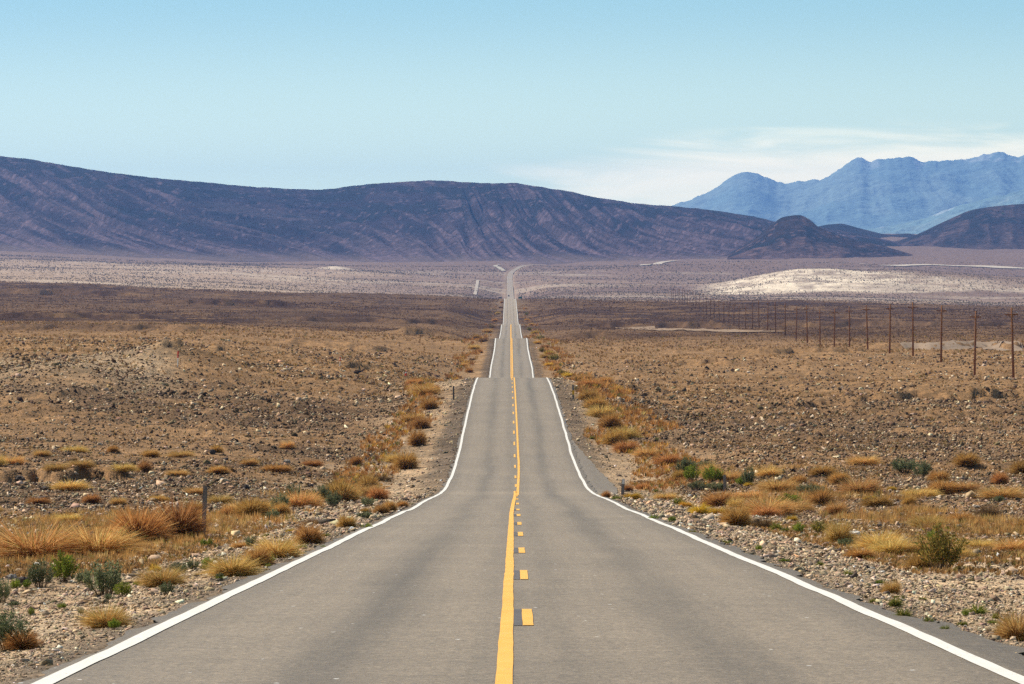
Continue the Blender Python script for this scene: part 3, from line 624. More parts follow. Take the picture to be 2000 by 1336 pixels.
def leafy(nst, nl, r, rad=0.45, hgt=0.75, leaf=0.05, cols=None, colw=None, upright=0.7):
    """sage-like shrub: upright twigs clothed in many small leaves"""
    th = r.uniform(0, 6.283, nst); q = r.uniform(0, 1, nst)**0.55
    top = np.stack([np.cos(th)*q*rad, np.sin(th)*q*rad, hgt*np.sqrt(np.clip(1-(q*0.82)**2, 0, 1))*r.uniform(0.72, 1.12, nst)], -1)
    bot = np.stack([top[:, 0]*(1-upright), top[:, 1]*(1-upright), 0*th], -1)
    k = r.integers(0, nst, nl); t = r.uniform(0.22, 1.0, nl)**0.75
    bow = np.sin(t*math.pi)*0.06
    P = bot[k]+(top[k]-bot[k])*t[:, None]; P[:, :2] *= (1+bow)[:, None]
    P += r.normal(0, 0.028, (nl, 3))*np.array([1, 1, 0.8])
    d = r.normal(0, 1, (nl, 3))+np.array([0, 0, 1.1])+P*np.array([1.6, 1.6, 0]); d /= np.linalg.norm(d, axis=1)[:, None]
    s = np.cross(d, r.normal(0, 1, (nl, 3))); s /= np.linalg.norm(s, axis=1)[:, None]
    L_ = leaf*r.uniform(0.6, 1.5, nl)[:, None]
    V = np.stack([P, P+d*L_*0.5+s*L_*0.22, P+d*L_, P+d*L_*0.5-s*L_*0.22], 1)
    V[:, :, 2] = np.maximum(V[:, :, 2], 0.0)
    Fc = (np.array([[0, 1, 2, 3]])[None]+(np.arange(nl)*4)[:, None, None]).reshape(-1, 4)
    stc = r.lognormal(0, 0.22, nst)
    p = np.array(cols)[r.choice(len(cols), nl, p=colw)]*r.lognormal(0, 0.18, (nl, 1))*stc[k][:, None]
    leafm = (V.reshape(-1, 3), Fc, np.clip(np.repeat(p, 4, 0), 0.008, 0.8))
    # twigs
    w = 0.007
    sd = np.stack([-np.sin(th), np.cos(th), 0*th], -1)*w
    sd2 = np.stack([np.cos(th), np.sin(th), 0*th], -1)*w
    tv = np.stack([bot-sd, bot+sd, top+sd*0.3, top-sd*0.3, bot-sd2, bot+sd2, top+sd2*0.3, top-sd2*0.3], 1)
    tf = (np.array([[0, 1, 2, 3], [4, 5, 6, 7]])[None]+(np.arange(nst)*8)[:, None, None]).reshape(-1, 4)
    tc = np.broadcast_to(np.array((.16, .11, .07)), (nst*8, 3))
    return leafm, (tv.reshape(-1, 3), tf, tc)
KIND = dict(
    rusty=dict(name="dry_bush", cat="bush", mk=lambda r: blades(3600, r, 0.12, 0.52, 0.82, 0.009, [(.48, .25, .075), (.56, .33, .12), (.30, .14, .045), (.64, .42, .17)], [.4, .3, .2, .1], 0.25)),
    gold=dict(name="dry_grass_clump", cat="dry grass", mk=lambda r: blades(3000, r, 0.34, 0.50, 0.85, 0.0075, [(.64, .40, .14), (.72, .49, .20), (.48, .25, .08), (.38, .33, .09)], [.4, .3, .2, .1], 0.3, lo=0.15)),
    yellow=dict(name="yellow_bush", cat="bush", mk=lambda r: blades(1700, r, 0.2, 0.52, 0.75, 0.012, [(.62, .37, .045), (.50, .27, .04), (.40, .34, .07), (.70, .48, .10)], [.4, .3, .15, .15], 0.25)),
    brown=dict(name="dead_bush", cat="bush", mk=lambda r: blades(900, r, 0.2, 0.55, 0.7, 0.009, [(.17, .10, .055), (.26, .15, .08), (.11, .07, .04)], [.4, .3, .3], 0.2)),
    tuft=dict(name="green_tuft", cat="grass tuft", mk=lambda r: blades(420, r, 0.16, 0.5, 0.8, 0.026, [(.17, .20, .035), (.24, .24, .05), (.10, .14, .03), (.42, .32, .10)], [.4, .25, .2, .15], 0.3)),
)
SAGE = dict(
    sage=dict(name="sagebrush", cat="shrub", cols=[(0.147, 0.175, 0.091), (0.224, 0.245, 0.147), (0.098, 0.126, 0.056), (0.28, 0.266, 0.126)], w=[.4, .25, .25, .1]),
    bright=dict(name="green_shrub", cat="shrub", cols=[(0.196, 0.266, 0.035), (0.266, 0.308, 0.049), (0.119, 0.175, 0.028), (0.392, 0.35, 0.07)], w=[.4, .25, .25, .1]),
    olive=dict(name="tall_sagebrush", cat="shrub", cols=[(0.238, 0.217, 0.049), (0.336, 0.266, 0.063), (0.14, 0.147, 0.042), (0.42, 0.266, 0.07)], w=[.4, .25, .2, .15]),
)
PROTO = {}
for k, d in KIND.items():
    PROTO[k] = []
    for i in range(4 if k in ('rusty', 'gold') else 3):
        r = np.random.default_rng(sum(map(ord, k))*10+i)
        PROTO[k].append((mk_mesh(d['name'], *d['mk'](r)), None))
        PROTO[k][-1][0].materials.append(MAT['dry'] if k != 'tuft' else MAT['leaf'])
for k, d in SAGE.items():
    PROTO[k] = []
    for i in range(3):
        r = np.random.default_rng(sum(map(ord, k))*10+i)
        lf, tw = leafy(46, 2600, r, 0.45, 0.85, 0.055, d['cols'], d['w'], 0.62 if k != 'olive' else 0.75)
        a = mk_mesh("foliage", *lf); a.materials.append(MAT['leaf']); b = mk_mesh("stems", *tw); b.materials.append(MAT['dry']); PROTO[k].append((a, b))
LOOK = dict(rusty="rusty orange dry bush", gold="feathery golden dry grass clump", yellow="bright yellow low bush", brown="dull brown dead bush", tuft="small green grass tuft",
            sage="grey-green sagebrush", bright="bright green rounded shrub", olive="olive and rust sagebrush")
count = {}
prng = np.random.default_rng(77)
def plant(kind, px, py, w, h, label, group=None, zmin=21):
    x, z, gz = place(px, py, zmin); sc = z/F
    v = PROTO[kind][int(prng.integers(len(PROTO[kind])))]; nm = (KIND.get(kind) or SAGE[kind])['name']; cat = (KIND.get(kind) or SAGE[kind])['cat']
    W_, H_ = w*sc*1.2, h*sc*1.32
    rz = float(prng.uniform(0, 6.28))
    if v[1] is None:
        o = link(nm, v[0]); o.location = (x, z+W_*0.25, gz-0.01*H_)
    else:
        o = bpy.data.objects.new(nm, None); COL.objects.link(o); o.location = (x, z+W_*0.25, gz-0.01*H_); o.empty_display_size = 0.2
        link("foliage", v[0], parent=o); link("stems", v[1], parent=o)
    o.location.z = float(ground_z(o.location.x, o.location.y))-0.03*H_
    o.rotation_euler = (0, 0, rz); o.scale = (W_, W_, H_*1.05)
    tag(o, label, cat, group)
    return o
# hand-placed: kind, px, py(base), width, height in photo pixels, where
PL = [
 # left verge, near
 ('gold', 62, 1092, 150, 72, "behind the sagebrush row, near the frame's left edge"), ('gold', 185, 1086, 130, 66, "between the two biggest clumps on the left bank"),
 ('rusty', 268, 1062, 120, 78, "on the left bank, second left of the marker post"), ('rusty', 345, 1054, 110, 80, "leaning against the near left marker post"), ('gold', 20, 1090, 90, 52, "cut by the left edge of the frame"),
 ('sage', 78, 1148, 52, 44, "round one, leftmost of the row on the pale gravel"), ('bright', 122, 1138, 58, 50, "darkest of the row on the left gravel"), ('sage', 202, 1164, 80, 58, "widest of the row on the left gravel"),
 ('bright', 238, 1166, 34, 26, "low one tucked against the widest sagebrush"), ('sage', 2, 1178, 36, 44, "at the very left edge, above the biggest foreground shrub"), ('sage', 160, 1142, 34, 26, "small one behind the widest sagebrush"),
 ('bright', 30, 1152, 22, 18, "tiny one by the dark broken rocks at left"), ('bright', 52, 1150, 16, 16, "tiny one just left of the round sagebrush"), ('sage', 14, 1272, 80, 66, "biggest in the near left corner by the road"), ('rusty', 40, 1270, 70, 38, "tangled into the corner sagebrush at left"),
 ('sage', 325, 1162, 30, 24, "alone on the gravel beside the white line, left"), ('gold', 312, 1146, 72, 42, "behind the lone sagebrush by the left line"), ('yellow', 302, 1118, 22, 20, "small one at the head of the golden clump"),
 ('sage', 347, 1122, 38, 20, "low flat one right of the golden clump"), ('sage', 376, 1114, 24, 20, "second of the low row right of the golden clump"), ('bright', 405, 1106, 24, 15, "last of the low row towards the road, left"),
 ('gold', 205, 1226, 72, 46, "thin tangled one low on the left gravel"), ('bright', 222, 1230, 26, 18, "at the foot of the thin tangled grass"), ('sage', 184, 1218, 20, 20, "beside the thin tangled grass"),
 ('gold', 452, 1126, 84, 46, "nearest of the line touching the left edge line"), ('rusty', 500, 1108, 60, 44, "middle of the line touching the left edge line"), ('gold', 540, 1090, 74, 46, "farthest of the line touching the left edge line"),
 ('bright', 524, 1102, 25, 17, "round one in front of the golden line, left edge"), ('bright', 556, 1087, 25, 14, "dark one at the far end of the golden line"), ('tuft', 428, 1132, 24, 9, "at the near end of the golden line"),
 ('sage', 488, 1068, 22, 20, "alone between the golden line and the post"), ('gold', 470, 1070, 34, 14, "short one left of a lone dark shrub"), ('bright', 396, 1068, 12, 14, "left of a pair at the post's foot"), ('bright', 409, 1068, 14, 14, "right of a pair at the post's foot"),
 ('tuft', 365, 1068, 16, 10, "under the leaning rusty bush by the post"), ('tuft', 520, 1050, 15, 10, "on bare gravel left of the domed bush"), ('tuft', 500, 1034, 13, 8, "farther one on bare gravel beyond the post"),
 ('rusty', 602, 1064, 58, 44, "perfect dome beside the left edge line"), ('tuft', 590, 1072, 20, 10, "at the foot of the perfect dome"), ('tuft', 636, 1048, 20, 8, "right of the perfect dome by the line"), ('rusty', 677, 1031, 37, 27, "small dark dome farther up the left line"),
 ('brown', 622, 1024, 62, 16, "flat one behind the two domes, left"), ('yellow', 567, 1040, 18, 9, "small patch left of the perfect dome"), ('rusty', 488, 1012, 74, 46, "leftmost of the bank right of the marker post"), ('sage', 532, 1020, 26, 24, "in front of the bank right of the post"),
 ('sage', 546, 1000, 36, 34, "upright one inside the bank right of the post"), ('gold', 585, 992, 66, 36, "middle of the bank right of the post"), ('sage', 628, 978, 38, 26, "near the far end of the left bank"), ('rusty', 662, 978, 62, 46, "large one at the far end of the left bank"),
 ('rusty', 718, 960, 42, 36, "dark one beyond the left bank, by the dip"), ('sage', 718, 990, 27, 18, "dark upright one above three domes, left"), ('rusty', 744, 1004, 30, 22, "nearest of three domes beside the dip, left"), ('rusty', 762, 999, 28, 25, "middle and darkest of three domes by the dip"), ('rusty', 785, 991, 22, 15, "farthest of three domes by the dip, left"),
 ('sage', 712, 1014, 36, 14, "low one below the three domes at left"), ('rusty', 715, 1002, 24, 12, "small one left of the three domes"),
 # left, beyond
 ('rusty', 281, 924, 28, 28, "tallest of the row above the cut bank, left"), ('gold', 240, 922, 42, 17, "second left of the tallest above the cut bank"), ('gold', 158, 916, 42, 18, "third left of the tallest above the cut bank"), ('gold', 108, 920, 40, 18, "fourth left of the tallest above the cut bank"),
 ('rusty', 425, 926, 40, 16, "alone right of the cut bank on the left plain"), ('rusty', 540, 922, 60, 15, "low wide one on the left plain"), ('gold', 20, 908, 46, 18, "at the frame's left edge above the cut bank"), ('gold', 135, 958, 60, 20, "below the cut bank at far left"),
 ('gold', 345, 930, 40, 14, "between the tallest bush and a lone rusty one"), ('gold', 380, 965, 36, 16, "pale one just left of the post's top"), ('gold', 430, 985, 40, 20, "pale one just right of the post's top"), ('rusty', 380, 1000, 40, 20, "small one behind the post's left side"), ('gold', 130, 1020, 50, 18, "faint one on stones at far left"),
 ('brown', 745, 940, 44, 18, "first of the left ditch row, nearest the dip"), ('rusty', 792, 917, 50, 36, "second of the left ditch row going up"), ('rusty', 815, 872, 34, 38, "third of the left ditch row going up"), ('rusty', 822, 838, 36, 26, "fourth of the left ditch row going up"), ('gold', 806, 824, 40, 18, "fifth of the left ditch row going up"),
 ('rusty', 838, 800, 34, 26, "sixth of the left ditch row going up"), ('gold', 830, 772, 46, 24, "seventh of the left ditch row going up"), ('rusty', 848, 766, 24, 16, "eighth of the left ditch row going up"), ('brown', 860, 780, 18, 8, "at the foot of the second left marker post"), ('rusty', 812, 752, 36, 14, "last of the left ditch row below the crest"),
 # right verge, near
 ('olive', 1842, 1116, 96, 76, "tallest shrub on the right verge"), ('rusty', 1800, 1112, 54, 32, "joined to the left of the tallest right shrub"), ('bright', 1822, 1062, 26, 22, "dark sprig on top behind the tallest right shrub"),
 ('tuft', 1750, 1186, 32, 24, "by the asphalt edge, right, upper of two"), ('tuft', 1766, 1208, 34, 26, "by the asphalt edge, right, lower of two"), ('tuft', 1704, 1178, 14, 12, "smallest one by the right asphalt edge"), ('tuft', 1911, 1200, 36, 24, "bushy one alone on the right gravel"), ('tuft', 1946, 1209, 18, 15, "right of the bushy one on the right gravel"),
 ('tuft', 1815, 1220, 24, 18, "straw-tipped one by the right asphalt edge"), ('tuft', 1846, 1234, 22, 15, "second straw-tipped one, right asphalt edge"), ('tuft', 1880, 1222, 24, 10, "flat one on the right gravel"), ('tuft', 1866, 1242, 14, 7, "lowest small one by the right asphalt edge"),
 ('gold', 1990, 1252, 70, 62, "cut by the right edge of the frame"), ('tuft', 1957, 1240, 24, 24, "against the golden clump at the right edge"), ('gold', 1742, 1160, 30, 30, "wispy one on the bare right gravel"),
 ('rusty', 1440, 1028, 58, 46, "biggest of the right band beside the gravel"), ('brown', 1492, 1032, 36, 30, "right of the biggest bush in the right band"), ('tuft', 1517, 1036, 24, 20, "right of a dead bush in the right band"), ('tuft', 1536, 1040, 22, 13, "low one in the right band near the gravel"),
 ('bright', 1560, 1042, 24, 18, "left of two at the near end of the right band"), ('olive', 1602, 1042, 34, 22, "right of two at the near end of the right band"), ('gold', 1640, 1062, 44, 52, "tall one over the white rock, right"), ('sage', 1652, 1068, 34, 15, "low one in front of the white rock"), ('gold', 1722, 1075, 80, 40, "spread behind the rock pile on the right"), ('gold', 1770, 1085, 60, 30, "between the rock pile and the tallest shrub"),
 ('yellow', 1366, 1004, 36, 24, "brightest one at the gravel's edge, right"), ('yellow', 1404, 1004, 44, 16, "right of the brightest one, gravel's edge"), ('yellow', 1340, 990, 24, 14, "left of the brightest one, gravel's edge"), ('tuft', 1324, 986, 26, 18, "yellow-green one left of the yellow bushes"), ('gold', 1300, 976, 40, 16, "left end of the yellow bushes, right side"),
 ('rusty', 1405, 990, 66, 34, "behind the yellow bushes on the right"), ('gold', 1500, 1006, 90, 36, "wide one in the middle of the right band"), ('yellow', 1548, 1018, 22, 14, "small one at the near end of the right band"), ('gold', 1465, 975, 60, 16, "pale flat one in the right band"), ('gold', 1555, 1000, 60, 26, "far side of the wide one in the right band"),
 ('bright', 1352, 941, 34, 28, "left of two green domes near the leaning post"), ('rusty', 1326, 938, 26, 22, "left of the two green domes"), ('bright', 1392, 944, 42, 28, "right of two green domes near the leaning post"), ('sage', 1366, 958, 42, 16, "in front of the two green domes, left"), ('sage', 1402, 960, 40, 16, "in front of the two green domes, right"),
 ('yellow', 1463, 950, 18, 10, "right half of a small dome right of the post"), ('bright', 1448, 949, 24, 15, "small dome right of the leaning post"), ('tuft', 1437, 936, 20, 12, "behind the leaning post"), ('gold', 1520, 960, 64, 26, "with a green cap, right of the leaning post"), ('sage', 1578, 966, 44, 18, "left of a pair in the middle of the wash"), ('sage', 1604, 970, 40, 18, "right of a pair in the middle of the wash"),
 ('gold', 1682, 966, 66, 38, "tallest in the wash at right"), ('yellow', 1742, 958, 18, 10, "small one in the wash at right"), ('yellow', 1700, 976, 24, 9, "flat one in the wash at right"), ('rusty', 1842, 966, 60, 32, "dark one in the wash towards the right edge"), ('gold', 1800, 972, 60, 20, "left of a dark rusty bush in the wash"), ('gold', 1960, 975, 70, 26, "last in the wash at the right edge"), ('sage', 1950, 982, 26, 12, "in front of the last grass at the right edge"), ('gold', 1885, 960, 50, 22, "right of a dark rusty bush in the wash"),
 ('rusty', 1227, 960, 22, 15, "beside the right marker post in the dip"), ('rusty', 1256, 956, 28, 13, "wide low one right of the dip's marker post"), ('tuft', 1291, 953, 9, 9, "tiny one alone on gravel right of the dip"), ('rusty', 1184, 972, 17, 15, "touching the right edge line in the dip"), ('tuft', 1204, 977, 20, 12, "second one touching the line in the dip"), ('yellow', 1234, 975, 36, 16, "in front of the dip's marker post"), ('tuft', 1282, 962, 9, 9, "small dark one right of the dip's yellow bush"),
 # right ditch row up the hill
 ('rusty', 1305, 908, 56, 24, "first of the right ditch row, nearest"), ('gold', 1262, 892, 40, 20, "second of the right ditch row going up"), ('rusty', 1225, 884, 50, 26, "third of the right ditch row going up"), ('rusty', 1200, 870, 46, 34, "fourth of the right ditch row going up"), ('gold', 1222, 858, 44, 26, "fifth of the right ditch row going up"),
 ('rusty', 1192, 838, 46, 34, "sixth of the right ditch row going up"), ('gold', 1174, 816, 44, 28, "seventh of the right ditch row going up"), ('rusty', 1164, 800, 46, 28, "eighth of the right ditch row going up"), ('rusty', 1150, 784, 44, 26, "ninth of the right ditch row going up"), ('brown', 1136, 768, 26, 18, "dark one beside the yellow object marker"), ('rusty', 1152, 758, 50, 20, "tenth of the right ditch row going up"), ('rusty', 1140, 745, 46, 16, "eleventh of the right ditch row, below the crest"), ('rusty', 1180, 750, 36, 16, "right of the ditch row just below the crest"),
 ('tuft', 1156, 858, 10, 8, "alone by the gravel halfway up the right slope"), ('sage', 1374, 914, 40, 12, "far side of the ditch row's near end"),
]
for k, px, py, w, h, where in PL:
    plant(k, px, py, w, h, LOOK[k]+", "+where)
# wash and plain: loose clumps between the named ones, left to right
def loose(pts, tmpl, grp):
    for i, (k, px, py, w, h) in enumerate(pts):
        plant(k, px, py, w, h, LOOK[k]+", "+tmpl.format(ordinal(i+1)), grp)
q = np.random.default_rng(5)
def auto(n, x0, x1, ys, ws, hs, kinds, pr):
    xs = np.sort(np.linspace(x0, x1, n)+q.uniform(-0.4, 0.4, n)*(x1-x0)/n)
    return [(str(q.choice(kinds, p=pr)), float(x), float(q.uniform(*ys(x))), float(q.uniform(*ws)), float(q.uniform(*hs))) for x in xs]
loose(auto(15, 1330, 1985, lambda x: (908, 955), (26, 56), (18, 36), ['gold', 'rusty', 'sage', 'yellow'], [.3, .52, .12, .06]), "{} from left, far side of right wash", "clumps along the far side of the right wash")
loose(auto(11, 1420, 1990, lambda x: (985, 1005+(x-1420)*0.08), (28, 60), (18, 38), ['gold', 'rusty', 'brown', 'bright'], [.4, .36, .14, .1]), "{} from left, between wash and right gravel", "clumps between the right wash and the gravel")
loose(auto(6, 1700, 1990, lambda x: (1060, 1095), (40, 84), (18, 34), ['gold', 'rusty'], [.6, .4]), "{} from left around tallest right shrub", "clumps around the tallest right shrub")
loose(auto(12, 10, 760, lambda x: (875, 912), (20, 42), (12, 24), ['gold', 'rusty', 'bright'], [.4, .52, .08]), "{} from left above the left cut bank", "clumps above the left cut bank")
loose(auto(10, 440, 740, lambda x: (1008-(x-440)*0.16, 1022-(x-440)*0.14), (30, 66), (18, 40), ['gold', 'rusty', 'sage'], [.36, .44, .2]), "{} from left, bank right of near post", "clumps in the bank right of the near post")
loose(auto(6, 5, 380, lambda x: (960, 1010), (22, 46), (12, 22), ['gold', 'rusty'], [.6, .4]), "{} from left among stones left of post", "clumps among stones left of the near post")
loose(auto(14, 20, 700, lambda x: (1190-x*0.22, 1235-x*0.22), (12, 24), (8, 15), ['bright', 'tuft', 'sage'], [.4, .3, .3]), "{} from left on bare left gravel", "small plants on the left gravel")
loose(auto(14, 1260, 1980, lambda x: (1000+(x-1260)*0.30, 1025+(x-1260)*0.30), (12, 24), (7, 14), ['bright', 'tuft', 'tuft'], [.3, .35, .35]), "{} from left on bare right gravel", "small plants on the right gravel")
# rows beside the road over the next crests
def row(side, kinds, pts, tmpl, grp):
    for i, (px, py, w, h) in enumerate(pts):
        k = kinds[i % len(kinds)]
        plant(k, px, py, w, h, LOOK[k]+", "+tmpl.format(ordinal(i+1)), grp, 420)
row('r', ['yellow', 'olive', 'rusty'], [(1112, 736, 22, 10), (1096, 733, 20, 9), (1084, 724, 24, 11), (1072, 715, 18, 9), (1082, 706, 22, 12), (1064, 700, 18, 10), (1072, 692, 18, 9), (1058, 688, 14, 8), (1064, 680, 16, 8), (1050, 672, 14, 8), (1056, 664, 16, 8), (1040, 658, 12, 6), (1046, 652, 16, 8), (1034, 646, 10, 6), (1038, 636, 12, 6), (1030, 626, 10, 5), (1028, 616, 8, 5), (1026, 604, 8, 4)],
    "{} beyond the first crest along the right verge", "bushes along the right verge beyond the first crest")
row('l', ['rusty', 'gold', 'brown'], [(916, 728, 16, 10), (906, 716, 14, 9), (922, 704, 12, 8), (936, 690, 14, 9), (926, 682, 18, 10), (944, 668, 20, 12), (930, 662, 14, 10), (952, 650, 16, 10), (960, 640, 14, 8), (966, 628, 12, 7), (972, 614, 8, 6), (978, 602, 8, 5), (980, 592, 6, 4)],
    "{} beyond the first crest along the left verge", "bushes along the left verge beyond the first crest")

# small scrub dotted over the plains (uncountable)
def scrub(n, z0, z1, keep, px_lo, px_hi, cols, w, seed, nb=7, smin=0.12, smax=1.4, hr=0.75, bw=0.22):
    X, Z, r = scatter(n, z0, z1, keep, 0.19, seed); m = len(X)
    s = np.clip(Z/3330*r.uniform(px_lo, px_hi, m), smin, smax)
    th = r.uniform(0, 6.283, (m, nb)); q = r.uniform(0.15, 0.6, (m, nb))
    b = np.stack([np.cos(th)*0.1, np.sin(th)*0.1, 0*th-0.05], -1); tp = np.stack([np.cos(th)*q, np.sin(th)*q, hr*r.uniform(0.5, 1.1, (m, nb))], -1)
    md = (b+tp)*0.5+np.stack([np.cos(th)*0.08, np.sin(th)*0.08, 0*th+0.08], -1)
    sd = np.stack([-np.sin(th), np.cos(th), 0*th], -1)*bw*0.5
    V = np.stack([b, md+sd, tp, md-sd], 2)*s[:, None, None, None]
    V = V+np.stack([X, Z, ground_z(X, Z)], -1)[:, None, None]
    p = np.array(cols)[r.choice(len(cols), m, p=w)]*r.lognormal(0, 0.2, (m, 1))
    cc = np.clip(np.repeat(p, nb*4, 0), 0.01, 0.8)
    return V.reshape(-1, 3), np.arange(m*nb*4).reshape(-1, 4), cc
def ks(X, Z, r):
    d = np.abs(X-road_x(Z)); den = fbm(X/22, Z/22, 3, 150)
    return (d > 6.5) & (r.uniform(0, 1, len(X)) < 0.10+0.9*sst(0.45, 0.62, den))
v, f, c = scrub(95000, 55, 950, ks, 0.9, 3.8, [(.40, .25, .10), (.48, .31, .13), (.31, .18, .07), (.24, .20, .06)], [.4, .3, .2, .1], 160)
tag(link("desert_scrub", mk_mesh("desert_scrub", v, f, c), MAT['scrub']), "low rust and straw scrub dotted over the near plain", "scrub", kind="stuff")
def kr(X, Z, r):
    d = X-road_x(Z); c_ = np.where(d > 0, 8.2, -8.4)+(fbm(Z/25, Z*0+np.sign(d), 3, 155)-0.5)*5; w_ = 1.6+1.2*vnoise(Z/13, Z*0+np.sign(d)*3, 156)
    p = np.where(Z < 340, 0.9, 0.6)*sst(0.30, 0.5, fbm(X/3, Z/9, 3, 157))
    return (np.abs(d-c_) < w_*np.where(d < 0, 0.6, 1.0)) & (r.uniform(0, 1, len(X)) < p)
v, f, c = scrub(150000, 165, 1900, kr, 2.5, 8.0, [(.52, .27, .08), (.60, .36, .13), (.38, .18, .06), (.22, .21, .06), (.66, .42, .07)], [.36, .28, .2, .08, .08], 158, nb=14, smax=1.0, bw=0.09, hr=0.8)
tag(link("ditch_scrub", mk_mesh("ditch_scrub", v, f, c), MAT['scrub']), "band of rusty scrub filling the ditches beside the road", "scrub", kind="stuff")
def kg(X, Z, r):
    d = X-road_x(Z); ad = np.abs(d); f_ = fbm(X/4.5, Z/16, 3, 190)
    band = np.where(d > 0, sst(8.5, 12, ad)*sst(62, 75, Z)*(1-sst(160, 190, Z)), sst(6.5, 8, ad)*(1-sst(14, 18, ad))*sst(58, 66, Z)*(1-sst(135, 150, Z)))
    return r.uniform(0, 1, len(X)) < band*0.6*sst(0.52, 0.64, f_)*np.where(d > 0, 1.0, 0.6)
v, f, c = scrub(90000, 56, 190, kg, 4.0, 13.0, [(.56, .34, .11), (.64, .42, .16), (.42, .22, .07), (.30, .25, .07)], [.38, .27, .27, .08], 191, nb=16, smax=0.5, bw=0.035, hr=0.8)
tag(link("dry_grass", mk_mesh("dry_grass", v, f, c), MAT['dry']), "thin haze of dry golden grass between the clumps in the wash", "grass", kind="stuff")
def ks2(X, Z, r): return (np.abs(X-road_x(Z)) > 7) & (r.uniform(0, 1, len(X)) < 0.25+0.75*sst(0.4, 0.6, fbm(X/60, Z/90, 3, 170)))
v, f, c = scrub(80000, 800, 2250, ks2, 0.7, 2.0, [(.07, .042, .03), (.14, .08, .045), (.24, .135, .06)], [.4, .3, .3], 171, nb=5, smax=1.5)
tag(link("plain_scrub", mk_mesh("plain_scrub", v, f, c), MAT['scrub']), "dark scrub speckling the middle plain", "scrub", kind="stuff")
def ks3(X, Z, r): return (np.abs(X-road_x(Z)) > 9) & (r.uniform(0, 1, len(X)) < 0.15+0.5*sst(0.35, 0.6, fbm(X/150, Z/150, 3, 180)))
v, f, c = scrub(110000, 2250, 5300, ks3, 0.6, 1.6, [(.17, .14, .11), (.21, .16, .12), (.12, .095, .08)], [.4, .35, .25], 181, nb=5, smin=0.5, smax=2.2, bw=0.5)
tag(link("distant_sagebrush", mk_mesh("distant_sagebrush", v, f, c), MAT['scrub']), "sagebrush dots over the far pale plain", "scrub", kind="stuff")

# ------------------------------------------------------------------ solid object builders
class MB:
    def __init__(s): s.v = []; s.f = []
    def box(s, c, d, rot=0.0, taper=1.0):
        b = len(s.v); cs, sn = math.cos(rot), math.sin(rot)
        for k in CUBE:
            t = taper if k[2] > 0 else 1.0
            x, y, z = k[0]*d[0]*t, k[1]*d[1]*t, k[2]*d[2]
            s.v.append((c[0]+x*cs-y*sn, c[1]+x*sn+y*cs, c[2]+z))
        s.f += [tuple(b+i for i in q) for q in CF.tolist()]
    def tube(s, p, rad, n=10, caps=True):
        """rings along a polyline p with radii rad"""
        b = len(s.v); m = len(p)
        for i, q in enumerate(p):
            t = Vector(p[min(i+1, m-1)])-Vector(p[max(i-1, 0)]); t.normalize()
            a = t.orthogonal().normalized(); c = t.cross(a)
            for k in range(n):
                an = 6.28318*k/n; w = Vector(q)+(a*math.cos(an)+c*math.sin(an))*rad[i]; s.v.append(tuple(w))
        for i in range(m-1):
            for k in range(n):
                s.f.append((b+i*n+k, b+i*n+(k+1) % n, b+(i+1)*n+(k+1) % n, b+(i+1)*n+k))
        if caps: s.f += [tuple(b+k for k in reversed(range(n))), tuple(b+(m-1)*n+k for k in range(n))]
    def prism(s, poly, y0, y1):
        """outline in x-z extruded along y"""
        b = len(s.v); n = len(poly)
        s.v += [(x, y0, z) for x, z in poly]+[(x, y1, z) for x, z in poly]
        s.f += [tuple(range(b, b+n)), tuple(reversed(range(b+n, b+2*n)))]
        s.f += [(b+k, b+n+k, b+n+(k+1) % n, b+(k+1) % n) for k in range(n)]
    def mesh(s, name, mat, smooth=False):
        me = bpy.data.meshes.new(name); me.from_pydata(s.v, [], s.f); me.materials.append(mat); me.update()
        if smooth: me.polygons.foreach_set("use_smooth", np.ones(len(me.polygons), dtype=bool))
        return me
def root(name, loc, rot=(0, 0, 0)):
    o = bpy.data.objects.new(name, None); COL.objects.link(o); o.location = loc; o.rotation_euler = rot; o.empty_display_size = 0.3
    return o

# utility poles
a = MB(); a.tube([(0, 0, -0.3), (0, 0, 3.5), (0.01, 0, 7), (0, 0, 10.2)], [0.19, 0.175, 0.155, 0.13], 10); POLE = a.mesh("shaft", MAT['wood'], True)
a = MB(); a.box((0, 0.15, 9.25), (1.8, 0.12, 0.19)); a.tube([(-0.55, 0.15, 9.2), (0, 0.1, 8.75)], [0.025, 0.025], 6); a.tube([(0.55, 0.15, 9.2), (0, 0.1, 8.75)], [0.025, 0.025], 6); ARM = a.mesh("crossarm", MAT['wood'])
def insul(x, z):
    b = MB(); b.tube([(x, 0.15 if z < 10 else 0, z), (x, 0.15 if z < 10 else 0, z+0.1), (x, 0.15 if z < 10 else 0, z+0.11), (x, 0.15 if z < 10 else 0, z+0.22)], [0.02, 0.02, 0.055, 0.04], 8)
    return b.mesh("insulator", MAT['ceramic'], True)
INS = [insul(-0.78, 9.32), insul(0.78, 9.32), insul(0.0, 10.2)]
def utility_pole(x, z, label, sc, full, group):
    o = root("utility_pole", (x, z, float(ground_z(x, z)))); o.scale = (sc, sc, sc)
    o.rotation_euler = (R(float(prng.normal(0, 0.5))), R(float(prng.normal(0, 0.8))), R(float(prng.normal(2, 3))))
    link("shaft", POLE, parent=o); link("crossarm", ARM, parent=o)
    if full:
        for m in INS: link("insulator", m, parent=o)
    tag(o, label, "utility pole", group); return o
